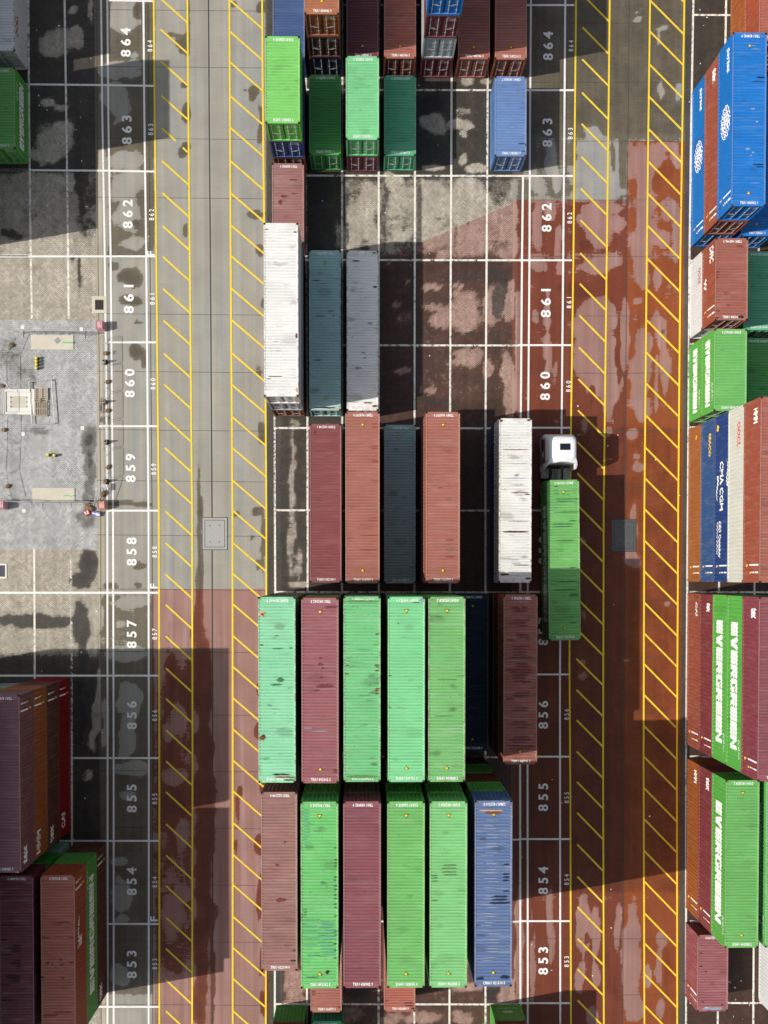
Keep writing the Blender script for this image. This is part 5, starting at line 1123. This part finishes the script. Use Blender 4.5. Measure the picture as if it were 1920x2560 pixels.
for s in (-1, 1):
    bm = bmesh.new()
    v = [bm.verts.new(q) for q in ((s * 1.245, 0.95, 1.55), (s * 1.245, 2.0, 1.45), (s * 1.228, 1.9, 2.22), (s * 1.228, 0.95, 2.22))]; bm.faces.new(v)
    mesh_obj('side_window', bm_mesh('side_window', bm, M_GLASS), cab)
    bm = bmesh.new()
    a = [(0.06, 2.30, 1.224), (0.06, 2.62, 1.192), (1.9, 2.62, 1.192), (1.9, 2.30, 1.224)]
    bm.faces.new([bm.verts.new((s * (x + 0.006), y, z)) for y, z, x in a])
    bm.faces.new([bm.verts.new(q) for q in ((s * 1.243, 0.06, 1.72), (s * 1.23, 0.06, 2.29), (s * 1.23, 0.62, 2.29), (s * 1.243, 0.4, 1.72))])
    mesh_obj('stripe', bm_mesh('stripe', bm, M_CABR), cab)
    bm = bmesh.new()
    box(bm, s * 1.242 - 0.012, s * 1.242 + 0.012, 0.95, 2.02, 0.75, 1.42, 0.01)
    dr = mesh_obj('cab_door', bm_mesh('cab_door', bm, M_CABG), cab)
    bm = bmesh.new(); box(bm, s * 1.27 - 0.015, s * 1.27 + 0.015, 1.02, 1.2, 1.28, 1.33, 0.006)
    mesh_obj('handle', bm_mesh('handle', bm, M_STEEL), dr)
    bm = bmesh.new()
    tube(bm, (s * 1.2, 2.12, 2.25), (s * 1.46, 2.22, 2.3), 0.02); box(bm, s * 1.48 - 0.1, s * 1.48 + 0.1, 2.16, 2.26, 1.75, 2.36, 0.03)
    mesh_obj('mirror', bm_mesh('mirror', bm, M_STEEL), cab)
    bm = bmesh.new()      # side fairing flaring behind the cab
    x0 = s * 1.22; x1 = s * 1.03
    pr = [((x0, 0.02, 0.7), (x0, 0.02, 2.6), (x1, 0.04, 3.45)), ((s * 1.25, -0.42, 0.8), (s * 1.25, -0.42, 2.6), (s * 1.13, -0.22, 3.4))]
    o0 = [[bm.verts.new(q) for q in r] for r in pr]
    o1 = [[bm.verts.new((q[0] - s * 0.05, q[1], q[2])) for q in r] for r in pr]
    for i in range(2):
        bm.faces.new((o0[0][i], o0[0][i + 1], o0[1][i + 1], o0[1][i])); bm.faces.new((o1[0][i], o1[1][i], o1[1][i + 1], o1[0][i + 1]))
        bm.faces.new((o0[1][i], o0[1][i + 1], o1[1][i + 1], o1[1][i]))
    bm.faces.new((o0[0][2], o0[1][2], o1[1][2], o1[0][2]))
    mesh_obj('side_fairing', bm_mesh('side_fairing', bm, M_CABW), cab)
    bm = bmesh.new(); box(bm, s * 0.92 - .16, s * 0.92 + .16, 2.33, 2.375, 0.78, 0.98, 0.03)
    mesh_obj('headlight', bm_mesh('headlight', bm, M_LET_W), cab)
p_h = Vector((0.13, 1.12, 3.672))
bm = bmesh.new(); box(bm, -0.40, 0.40, -0.25, 0.25, -0.02, 0.02, 0.018)
mesh_obj('roof_hatch', bm_mesh('roof_hatch', bm, M_GLASS), cab, loc=p_h)
bm = bmesh.new()          # roof fairing: an arched lip at the back of the roof
n = 12
rows = []
for i in range(n + 1):
    x = -1.08 + 2.16 * i / n; a = 1 - (x / 1.08) ** 2
    rows.append([bm.verts.new(q) for q in ((x * 0.86, 0.42, 3.60 + 0.07 * a), (x, 0.0 + 0.16 * a, 3.50 + 0.22 * a), (x * 1.02, -0.20 + 0.18 * a, 3.38 + 0.30 * a), (x * 1.0, -0.16 + 0.18 * a, 3.30 + 0.25 * a), (x * 0.95, 0.05 + 0.1 * a, 3.2))])
for a, b in zip(rows[:-1], rows[1:]):
    for j in range(4): bm.faces.new((a[j], b[j], b[j + 1], a[j + 1]))
mesh_obj('roof_fairing', bm_mesh('roof_fairing', bm, M_CABW, True), cab)
bm = bmesh.new()
for s in (-1, 1): box(bm, s * 0.42 - 0.05, s * 0.42 + 0.05, -4.1, 2.1, 0.72, 0.98)
for y in (-3.9, -3.0, -1.0, 0.3): box(bm, -0.37, 0.37, y, y + 0.12, 0.76, 0.94)
chs = mesh_obj('chassis', bm_mesh('chassis', bm, M_STEEL), truck)
bm = bmesh.new(); box(bm, -0.36, 0.36, -1.35, -0.25, 0.99, 1.04, 0.01)
for i in range(5): box(bm, -0.3 + i * .13, -0.24 + i * .13, -1.3, -0.3, 1.041, 1.06)
mesh_obj('catwalk', bm_mesh('catwalk', bm, M_ALU), chs)
bm = bmesh.new(); box(bm, 0.55, 1.15, -1.15, -0.18, 0.42, 1.0, 0.06); mesh_obj('fuel_tank', bm_mesh('fuel_tank', bm, M_ALU), chs)
bm = bmesh.new(); box(bm, -1.18, -0.56, -1.0, -0.2, 0.42, 0.98, 0.05); mesh_obj('fuel_tank', bm_mesh('fuel_tank', bm, M_ALU), chs)
bm = bmesh.new()
for s in (-1, 1):
    pr = None
    for i in range(9):
        a = math.pi * i / 8; y = -2.55 + 0.62 * math.cos(a); z = 0.52 + 0.62 * math.sin(a)
        v = (bm.verts.new((s * 0.62, y, z)), bm.verts.new((s * 1.22, y, z)))
        if pr: bm.faces.new((pr[0], pr[1], v[1], v[0]))
        pr = v
mesh_obj('mudguard', bm_mesh('mudguard', bm, M_ALU), chs)
bm = bmesh.new(); lathe(bm, [(0.5, 0), (0.5, 0.09), (0.1, 0.11)], 20, (0, -2.55, 1.0)); mesh_obj('coupling_plate', bm_mesh('coupling_plate', bm, M_STEEL), chs)
bm = bmesh.new(); tube(bm, (-0.3, 0.03, 1.1), (-0.45, -1.1, 1.25), 0.025); tube(bm, (-0.2, 0.03, 1.1), (-0.1, -1.1, 1.2), 0.02); tube(bm, (0.1, 0.03, 1.2), (0.0, -1.1, 1.2), 0.02)
mesh_obj('air_hoses', bm_mesh('air_hoses', bm, M_GASKET), chs)
for x, y in ((-1.03, 1.35), (1.03, 1.35), (-0.95, -2.55), (0.95, -2.55)): wheel(truck, x, y)

tr = empty('skeletal_trailer', (31.6, 2.0, 0), RT)
tag(tr, 'dark skeletal trailer coupled behind the white lorry, under the green container', 'trailer')
bm = bmesh.new()
for s in (-1, 1): box(bm, s * 0.40 - 0.06, s * 0.40 + 0.06, -12.25, -0.4, 0.86, 1.20)
mesh_obj('main_rails', bm_mesh('main_rails', bm, M_STEEL), tr)
for y in (-0.35, -5.9, -6.6, -12.1):
    bm = bmesh.new(); box(bm, -1.2, 1.2, y - 0.1, y + 0.1, 1.0 if y < -0.4 else 1.02, 1.232); mesh_obj('bolster', bm_mesh('bolster', bm, M_STEEL), tr)
for s in (-1, 1):
    bm = bmesh.new(); box(bm, s * 0.75 - .06, s * 0.75 + .06, -3.1, -2.98, 0.12, 0.99); box(bm, s * 0.75 - .14, s * 0.75 + .14, -3.18, -2.9, 0.0, 0.115); mesh_obj('landing_leg', bm_mesh('landing_leg', bm, M_STEEL), tr)
    for y in (-8.6, -9.9, -11.2): wheel(tr, s * 0.98, y)
bm = bmesh.new(); box(bm, -1.2, 1.2, -12.42, -12.30, 0.45, 0.62, 0.02); mesh_obj('rear_bumper', bm_mesh('rear_bumper', bm, M_STEEL), tr)
container('green', 31.65 - CW / 2 , 2.02, L40, 1.236, H_STD, 'streaked green container riding on the trailer behind the white lorry', ('EMCU', 1), True, RT, evergreen(L40, 'w'), .8, ST['TR'])

# ------------------------------------------------------------------ service covers in the lanes
def quad_frame(bm, x0, x1, y0, y1, wd, z0, z1):
    box(bm, x0, x1, y1 - wd, y1, z0, z1); box(bm, x0, x1, y0, y0 + wd, z0, z1)
    box(bm, x0, x0 + wd, y0 + wd, y1 - wd, z0, z1); box(bm, x1 - wd, x1, y0 + wd, y1 - wd, z0, z1)
def cover(px0, py0, px1, py1, mat, lab):
    a, b = at(px0, py1), at(px1, py0); c = (a + b) / 2
    e = empty('access_cover', (c.x, c.y, 0)); tag(e, lab, 'access cover')
    hx, hy = (b.x - a.x) / 2, (b.y - a.y) / 2
    bm = bmesh.new(); quad_frame(bm, -hx, hx, -hy, hy, 0.05, 0.004, 0.020); quad_frame(bm, -hx + .22, hx - .22, -hy + .22, hy - .22, 0.04, 0.004, 0.021)
    mesh_obj('frame', bm_mesh('frame', bm, M_JOINT), e)
    bm = bmesh.new(); quad_frame(bm, -hx + .05, hx - .05, -hy + .05, hy - .05, 0.17, 0.004, 0.018); mesh_obj('surround', bm_mesh('surround', bm, mat), e)
    bm = bmesh.new(); box(bm, -hx + .26, hx - .26, -hy + .26, hy - .26, 0.004, 0.019); ld = mesh_obj('lid', bm_mesh('lid', bm, mat), e)
    for sx in (-1, 1):
        for sy in (-1, 1):
            bm = bmesh.new(); lathe(bm, [(0.045, 0), (0.045, 0.006)], 10); mesh_obj('lifting_hole', bm_mesh('lifting_hole', bm, M_GASKET), ld, loc=(sx * hx * .36, sy * hy * .5, 0.018))
M_COV = simple_mat('cover_concrete', (0.36, 0.36, 0.345), 0.85, 0.2, 0, 0.12, 5)
M_COVS = simple_mat('cover_steel', (0.09, 0.098, 0.10), 0.55, 0.4, 0.15, 0.3, 1.2, 0.2)
cover(505, 1293, 569, 1375, M_COV, 'pale concrete access cover in the grey lane beside number 858')
cover(1528, 1298, 1591, 1379, M_COVS, 'grey steel access cover in the red lane, half in shadow')

# ------------------------------------------------------------------ fenced works area
M_CREAM = simple_mat('cream_concrete', (0.56, 0.52, 0.42), 0.85, 0.2, 0, 0.16, 1.2)
M_WPAINT = simple_mat('white_painted_concrete', (0.70, 0.69, 0.63), 0.7, 0.3, 0, 0.1, 3)
M_WOOD = simple_mat('grey_pallet_wood', (0.42, 0.35, 0.27), 0.85, 0.2, 0, 0.3, 9)
M_GALV = simple_mat('galvanised_tube', (0.50, 0.51, 0.52), 0.45, 0.5, 0.4, 0.15)
M_PINK = simple_mat('faded_pink_plastic', (0.58, 0.33, 0.36), 0.55, 0.3, 0, 0.15, 3)
M_PINK2 = simple_mat('faded_orange_plastic', (0.62, 0.36, 0.30), 0.55, 0.3, 0, 0.15, 3)
M_PINKD = simple_mat('dark_pink_plastic', (0.26, 0.07, 0.09), 0.6, 0.3)
M_SAND = simple_mat('sandbag_cloth', (0.20, 0.13, 0.07), 0.95, 0.1, 0, 0.35, 12)
M_YEL = simple_mat('yellow_plastic', (0.72, 0.60, 0.06), 0.5, 0.3)
M_BLK = simple_mat('black_plastic', (0.03, 0.03, 0.032), 0.7, 0.3)
M_CONE = simple_mat('red_cone_plastic', (0.42, 0.04, 0.03), 0.55, 0.3)
M_CONEB = simple_mat('grimy_cone_plastic', (0.06, 0.06, 0.075), 0.6, 0.3)
M_BLUE = simple_mat('blue_sign', (0.015, 0.05, 0.26), 0.4, 0.4)
M_GREENH = simple_mat('green_hose', (0.15, 0.50, 0.28), 0.5, 0.3)
M_HOLE = simple_mat('dark_grating', (0.05, 0.042, 0.035), 0.9, 0.1)
def pbox(name, px0, py0, px1, py1, z0, z1, mat, lab, cat, bev=0.01):
    a, b = at(px0, py1), at(px1, py0); c = (a + b) / 2
    bm = bmesh.new(); box(bm, a.x - c.x, b.x - c.x, a.y - c.y, b.y - c.y, z0, z1, bev)
    o = mesh_obj(name, bm_mesh(name, bm, mat), loc=(c.x, c.y, 0)); tag(o, lab, cat); return o
pbox('concrete_pad', 78, 838, 184, 874, 0.0, 0.05, M_CREAM, 'cream concrete pad at the north end of the fenced works area', 'concrete pad')
pbox('concrete_pad', 81, 1220, 187, 1255, 0.0, 0.05, M_CREAM, 'cream concrete pad at the south end of the fenced works area', 'concrete pad')
# sump with a dark grating
a, b = at(230, 783), at(267, 741); c = (a + b) / 2; e = empty('drain_sump', (c.x, c.y, 0)); tag(e, 'square concrete drain sump with a dark grating beside number 861', 'drain')
hx, hy = (b.x - a.x) / 2, (b.y - a.y) / 2
bm = bmesh.new(); quad_frame(bm, -hx, hx, -hy, hy, hx * .42, 0.0, 0.022); mesh_obj('surround', bm_mesh('surround', bm, M_CREAM), e)
bm = bmesh.new()
for i in range(9): box(bm, -hx * .56, hx * .56, -hy * .56 + i * hy * .125, -hy * .56 + i * hy * .125 + hy * .09, 0.003, 0.012)
box(bm, -hx * .56, hx * .56, -hy * .57, hy * .57, 0.001, 0.004)
mesh_obj('grating', bm_mesh('grating', bm, M_HOLE), e)
a, b = at(-6, 1446), at(17, 1409); c = (a + b) / 2; e = empty('drain_sump', (c.x, c.y, 0)); tag(e, 'small white framed pit at the left edge south of the works area', 'drain')
hx, hy = (b.x - a.x) / 2, (b.y - a.y) / 2
bm = bmesh.new(); quad_frame(bm, -hx, hx, -hy, hy, hx * .34, 0.0, 0.04); mesh_obj('surround', bm_mesh('surround', bm, M_WPAINT), e)
bm = bmesh.new(); box(bm, -hx * .66, hx * .66, -hy * .75, hy * .75, 0.001, 0.012); mesh_obj('lid', bm_mesh('lid', bm, M_CONEB), e)
# raised white chamber
a, b = at(10, 1037), at(88, 974); c = (a + b) / 2; e = empty('chamber_slab', (c.x, c.y, 0)); tag(e, 'white rimmed concrete chamber slab beside the wooden pallets', 'concrete slab')
hx, hy = (b.x - a.x) / 2, (b.y - a.y) / 2
bm = bmesh.new(); quad_frame(bm, -hx, hx, -hy, hy, 0.20, 0.0, 0.16); quad_frame(bm, -hx + .24, hx - .3, -hy + .24, hy - .24, .3, 0.0, 0.10); mesh_obj('rim', bm_mesh('rim', bm, M_WPAINT), e)
bm = bmesh.new(); box(bm, -hx + .2, hx - .2, -hy + .2, hy - .2, 0, 0.09); sl_ = mesh_obj('slab', bm_mesh('slab', bm, M_CREAM), e)
for sx in (-1, 1):
    for sy in (-1, 0, 1):
        bm = bmesh.new(); lathe(bm, [(0.05, 0), (0.05, 0.008)], 8); mesh_obj('lifting_hole', bm_mesh('lifting_hole', bm, M_BLK), sl_, loc=(sx * hx * .5, sy * hy * .36, 0.101))
# pallets
def pallet(px0, py0, px1, py1, along, lab, z=0.0):
    a, b = at(px0, py1), at(px1, py0); c = (a + b) / 2; hx, hy = (b.x - a.x) / 2, (b.y - a.y) / 2
    e = empty('wooden_pallet', (c.x, c.y, z)); tag(e, lab, 'pallet', 'wooden pallets')
    if not along: hx, hy = hy, hx; e.rotation_euler = (0, 0, math.pi / 2)
    for y in (-hy + .05, 0, hy - .05):
        bm = bmesh.new(); box(bm, -hx, hx, y - .05, y + .05, 0.022, 0.122); mesh_obj('stringer', bm_mesh('stringer', bm, M_WOOD), e)
    n = 7
    for i in range(n):
        x = -hx + .05 + (2 * hx - .1) * i / (n - 1)
        bm = bmesh.new(); box(bm, x - .034, x + .034, -hy, hy, 0.123, 0.146); mesh_obj('deck_board', bm_mesh('deck_board', bm, M_WOOD), e)
    for i in range(3):
        x = -hx + .06 + (2 * hx - .12) * i / 2
        bm = bmesh.new(); box(bm, x - .05, x + .05, -hy, hy, 0.0, 0.021); mesh_obj('bottom_board', bm_mesh('bottom_board', bm, M_WOOD), e)
pallet(88, 970, 121, 1001, False, 'wooden pallet with boards running across, nearer the north barrier')
pallet(89, 1003, 120, 1041, True, 'wooden pallet with boards running north to south, below the other pallet')
# tubular frame lying round the pallets
e = empty('tubular_frame', tuple(at(108, 1008)), 0); tag(e, 'galvanised tubular frame lying on the ground around the two pallets', 'steel frame')
bm = bmesh.new(); c = at(108, 1008)
q = [at(75, 955), at(131, 951), at(139, 1059), at(83, 1063)]
pts = [Vector((p.x - c.x, p.y - c.y, 0.20)) for p in q]; pipe(bm, pts + [pts[0]], 0.035, 8)
mesh_obj('outer_tube', bm_mesh('outer_tube', bm, M_GALV), e)
bm = bmesh.new()
for p in pts: tube(bm, p, (p.x, p.y, 0), 0.02); 
mesh_obj('stub_feet', bm_mesh('stub_feet', bm, M_GALV), e)
# crowd barriers
BARR = {}
def barrier(p0, p1, lab):
    a, b = at(*p0), at(*p1); L = (b - a).length; ang = math.atan2(b.y - a.y, b.x - a.x)
    e = empty('crowd_barrier', ((a.x + b.x) / 2, (a.y + b.y) / 2, 0), ang); tag(e, lab, 'barrier', 'steel crowd barriers around the works area')
    k = round(L, 1)
    if k not in BARR:
        h = L / 2 - 0.04; r = 0.14; z0, z1 = 0.18, 1.08
        pts = []
        for cx, cz, a0 in ((h - r, z1 - r, 0), (-h + r, z1 - r, 90), (-h + r, z0 + r, 180), (h - r, z0 + r, 270)):
            for i in range(4): t = R(a0 + 30 * i); pts.append((cx + r * math.cos(t), 0, cz + r * math.sin(t)))
        bm = bmesh.new(); pipe(bm, pts + [pts[0]], 0.019, 6); fr = bm_mesh('frame', bm, M_GALV)
        bm = bmesh.new(); n = int(L / 0.12)
        for i in range(1, n): x = -h + 2 * h * i / n; tube(bm, (x, 0, z0), (x, 0, z1), 0.006, 4)
        ba = bm_mesh('bars', bm, M_GALV)
        bm = bmesh.new(); tube(bm, (0, -0.28, 0.03), (0, 0.28, 0.03), 0.022, 6); tube(bm, (0, 0, 0.03), (0, 0, z0), 0.02, 6); ft = bm_mesh('foot', bm, M_GALV)
        BARR[k] = (fr, ba, ft, h)
    fr, ba, ft, h = BARR[k]
    mesh_obj('frame', fr, e); mesh_obj('bars', ba, e)
    for s in (-1, 1): mesh_obj('foot', ft, e, loc=(s * h * 0.66, 0, 0))
EA = [(264.5, 846), (265.5, 915), (266.5, 983), (267, 1054), (268, 1125), (269, 1197)]
nm = ['first', 'second', 'third', 'fourth', 'fifth']
for i in range(5): barrier(EA[i], EA[i + 1], 'steel crowd barrier, %s from the north along the east side of the works' % nm[i])
barrier((268, 1200), (247, 1262), 'steel crowd barrier set at a slant by the southeast corner of the works')
WA = [(10, 893), (11, 966), (12, 1040), (12, 1112), (8, 1184)]
for i in range(4): barrier(WA[i], WA[i + 1], 'steel crowd barrier, %s from the north along the west side of the works' % nm[i])
barrier((35, 838), (11, 892), 'steel crowd barrier set at a slant by the northwest corner of the works')
barrier((9, 1186), (24, 1250), 'steel crowd barrier set at a slant by the southwest corner of the works')
NA = [(48, 834), (103, 836), (160, 836), (225, 839)]
for i in range(3): barrier(NA[i], NA[i + 1], 'steel crowd barrier, %s from the west along the north side of the works' % nm[i])
SA = [(22, 1255), (92, 1258), (163, 1258), (238, 1257)]
for i in range(3): barrier(SA[i], SA[i + 1], 'steel crowd barrier, %s from the west along the south side of the works' % nm[i])
# plastic water filled blocks
def block(px, py, mat, lab, rot=0.0):
    p = at(px, py); e = empty('barrier_block', (p.x, p.y, 0), rot); tag(e, lab, 'plastic barrier', 'plastic barrier blocks')
    bm = bmesh.new(); v = box(bm, -0.34, 0.34, -0.36, 0.36, 0, 0.74)
    for q in v:
        if q.co.z > .5: q.co.x *= 0.86; q.co.y *= 0.86
    bmesh.ops.bevel(bm, geom=bm.edges[:], offset=0.035, segments=2, affect='EDGES')
    mesh_obj('body', bm_mesh('body', bm, mat), e)
    bm = bmesh.new(); quad_frame(bm, -0.27, 0.27, -0.29, 0.29, 0.035, 0.741, 0.765); mesh_obj('rim', bm_mesh('rim', bm, M_PINKD), e)
    bm = bmesh.new(); lathe(bm, [(0.07, 0.741), (0.07, 0.775), (0.03, 0.78)], 12, (0.05, 0.08, 0)); mesh_obj('filler_cap', bm_mesh('filler_cap', bm, mat), e)
block(255, 818, M_PINK, 'faded pink plastic barrier block at the northeast corner of the works')
block(260, 1264, M_PINK2, 'faded orange plastic barrier block at the southeast corner of the works', 0.05)
block(10, 1263, M_PINK, 'faded pink plastic barrier block at the southwest corner of the works')
# cones, bollards, sandbags
CONE = {}
def cone(px, py, mat, lab, band=M_LET_W):
    p = at(px, py); e = empty('traffic_cone', (p.x, p.y, 0), 0.5); tag(e, lab, 'traffic cone', 'traffic cones along the east barriers')
    if mat.name not in CONE:
        bm = bmesh.new(); lathe(bm, [(0.24, 0), (0.24, 0.04), (0.19, 0.05)], 8); b = bm_mesh('base', bm, M_BLK)
        bm = bmesh.new(); lathe(bm, [(0.17, 0.05), (0.03, 0.72), (0.02, 0.73)], 16); c_ = bm_mesh('body', bm, mat, True)
        bm = bmesh.new(); lathe(bm, [(0.122, 0.30), (0.086, 0.47)], 16); d = bm_mesh('band', bm, band)
        CONE[mat.name] = (b, c_, d)
    for n_, m_ in zip(('base', 'body', 'band'), CONE[mat.name]): mesh_obj(n_, m_, e)
cone(263, 906, M_CONEB, 'blackened traffic cone, northernmost along the east barriers')
cone(262, 1006, M_CONE, 'red traffic cone beside the barriers near number 860')
cone(267, 1106, M_CONEB, 'blackened traffic cone beside the barriers near number 859')
cone(266, 1204, M_CONE, 'red traffic cone at the south end of the east barriers')
BOL = {}
def bollard(px, py, lab):
    p = at(px, py); e = empty('short_bollard', (p.x, p.y, 0)); tag(e, lab, 'bollard', 'short yellow topped bollards')
    if not BOL:
        bm = bmesh.new(); lathe(bm, [(0.13, 0), (0.13, 0.03), (0.10, 0.05), (0.10, 0.26)], 14); BOL['b'] = bm_mesh('post', bm, M_BLK)
        bm = bmesh.new(); lathe(bm, [(0.118, 0.24), (0.12, 0.33), (0.09, 0.37), (0.03, 0.385)], 14); BOL['t'] = bm_mesh('cap', bm, M_YEL, True)
    mesh_obj('post', BOL['b'], e); mesh_obj('cap', BOL['t'], e)
for i, y in enumerate((897, 905, 913, 921.5)): bollard(94.5, y, 'short yellow bollard, %s of the four in a row' % ('northernmost', 'second', 'third', 'southernmost')[i])
bollard(123, 1138, 'short yellow bollard, left one of the pair'); bollard(139, 1139, 'short yellow bollard, right one of the pair')
SB = {}
def sandbag(px, py, rz, lab, sc=1.0):
    if not SB:
        bm = bmesh.new(); bmesh.ops.create_uvsphere(bm, u_segments=14, v_segments=8, radius=1)
        rr = random.Random(2)
        for v in bm.verts: v.co = Vector((v.co.x * .26 * (1 + .12 * math.sin(v.co.y * 5)), v.co.y * .17, max(-.085, v.co.z * .1) + .085)) 
        SB['m'] = bm_mesh('sandbag', bm, M_SAND, True)
    p = at(px, py); o = mesh_obj('sandbag', SB['m'], loc=(p.x, p.y, 0)); o.rotation_euler = (0, 0, rz); o.scale = (sc, sc, sc); tag(o, lab, 'sandbag', 'sandbags weighing down the barriers')
for i, (x, y, r) in enumerate(((265, 884, .1), (270, 955, .3), (270, 1027, .1), (271, 1168, .6))): sandbag(x, y, r, 'brown sandbag, %s from the north along the east barriers' % nm[i])
for i, (x, y, r) in enumerate(((29, 864, .1), (4, 965, -.3), (11, 1075, .1), (20, 1216, .4))): sandbag(x, y, r, 'brown sandbag, %s from the north along the west barriers' % nm[i])
sandbag(220, 1256, .2, 'brown sandbag on the south barriers near the orange block'); sandbag(226, 1271, -.4, 'large brown sandbag beside the fallen road signs', 1.35); sandbag(260, 1234, 1.2, 'brown sandbag beside the slanting southeast barrier', 1.2)
sandbag(104, 1003, 1.3, 'brown sandbag lying across the two wooden pallets', 0.95)
# fallen signs
def sign(px, py, rz, w_, h_, mat, lab, face):
    p = at(px, py); e = empty('road_sign', (p.x, p.y, 0.0), rz); tag(e, lab, 'road sign')
    bm = bmesh.new(); box(bm, -w_ / 2, w_ / 2, -h_ / 2, h_ / 2, 0.0, 0.03, 0.008); b = mesh_obj('board', bm_mesh('board', bm, mat), e); b.location = (0, 0, 0.16); b.rotation_euler = (R(14), R(-10), 0)
    bm = bmesh.new()
    for pl in face: bm.faces.new([bm.verts.new((x, y, 0.034)) for x, y in pl])
    mesh_obj('symbol', bm_mesh('symbol', bm, M_LET_W), b)
    bm = bmesh.new(); box(bm, -0.3, 0.3, -0.12, 0.12, 0, 0.08, 0.02); mesh_obj('foot', bm_mesh('foot', bm, M_BLK), e)
sign(219, 1282, 0.35, 0.50, 0.42, M_CABR, 'red and white warning sign fallen over beside the barriers', [[(-.18, -.12), (-.08, -.12), (-.08, .14), (-.18, .14)], [(0, -.12), (.1, -.12), (.16, .14), (.06, .14)]])
sign(242, 1285, -0.12, 0.72, 0.36, M_BLUE, 'blue sign with a white arrow fallen over beside the orange block', [[(-.36, .08), (.08, .0), (.08, -.07), (-.36, .02)], [(.05, .10), (.36, -.06), (.05, -.14)]])
e = empty('sign_stand', tuple(at(244, 1245)), 0); tag(e, 'silver folding sign stand leaning by the southeast corner of the works', 'sign stand'); c = at(244, 1245)
bm = bmesh.new()
for (x0, y0), (x1, y1) in (((250, 1222), (234, 1264)), ((257, 1226), (241, 1264))):
    a_, b_ = at(x0, y0), at(x1, y1); tube(bm, (a_.x - c.x, a_.y - c.y, 0.75), (b_.x - c.x, b_.y - c.y, 0.04), 0.025)
mesh_obj('legs', bm_mesh('legs', bm, M_GALV), e)
bm = bmesh.new(); a_, b_ = at(250, 1222), at(257, 1226); tube(bm, (a_.x - c.x, a_.y - c.y, 0.75), (b_.x - c.x, b_.y - c.y, 0.75), 0.025); a_, b_ = at(262, 1212), at(266, 1226); box(bm, a_.x - c.x - .12, a_.x - c.x + .22, a_.y - c.y - .5, a_.y - c.y, 0.5, 0.53)
mesh_obj('top_plate', bm_mesh('top_plate', bm, M_GALV), e)
# hoses and cover plates
def hose(pts, r, mat, lab):
    c = at(*pts[0]); e = bmesh.new(); pipe(e, [Vector((at(*p).x - c.x, at(*p).y - c.y, 0.07)) for p in pts], r, 8)
    o = mesh_obj('hose', bm_mesh('hose', e, mat), loc=(c.x, c.y, 0)); tag(o, lab, 'hose')
hose([(157, 856), (165, 857.5), (174, 857), (184, 857.5)], 0.05, M_GREENH, 'green hose lying across the northern concrete pad')
hose([(160, 1240), (168, 1238), (176, 1241), (187, 1239)], 0.03, M_GREENH, 'green hose lying across the southern concrete pad')
for x, y, l in ((204, 823, 'square pale cover plate beside the northeast barrier block'), (57, 818, 'square pale cover plate northwest of the northern pad'), (206, 1070, 'square pale cover plate beside the dark stain'), (58, 1085, 'square pale cover plate by the west barriers'), (60, 1277, 'square pale cover plate south of the southern pad')):
    pbox('cover_plate', x - 4.5, y - 4.5, x + 4.5, y + 4.5, 0, 0.025, M_WPAINT, l, 'cover plate', 0.005)['group'] = 'square cover plates'
pbox('paper_sheet', 138, 846, 150, 858, 0.05, 0.07, M_ALU, 'creased grey sheet lying on the northern concrete pad', 'sheet', 0.004).rotation_euler = (0, 0, 0.7)
# scraps blown about
bm = bmesh.new(); rr = random.Random(11)
for i in range(110):
    reg = rr.choice(((690, 190, 1280, 1060), (690, 190, 1280, 1060), (1720, 0, 1815, 330), (80, 20, 240, 600), (1300, 1000, 1700, 2500), (1730, 2380, 1880, 2550), (90, 1500, 260, 2200)))
    p = at(rr.uniform(reg[0], reg[2]), rr.uniform(reg[1], reg[3])); t = rr.uniform(0, 3.1); a = rr.uniform(.02, .075); b = rr.uniform(.02, .06)
    vs = []
    for sx, sy in ((-a, -b), (a, -b * rr.uniform(.3, 1)), (a * rr.uniform(.4, 1), b), (-a, b * rr.uniform(.3, 1))):
        vs.append(bm.verts.new((p.x + sx * math.cos(t) - sy * math.sin(t), p.y + sx * math.sin(t) + sy * math.cos(t), 0.024 + rr.uniform(0, .02))))
    bm.faces.new(vs)
o = mesh_obj('litter_scraps', bm_mesh('litter_scraps', bm, M_LET_W)); o['kind'] = 'stuff'
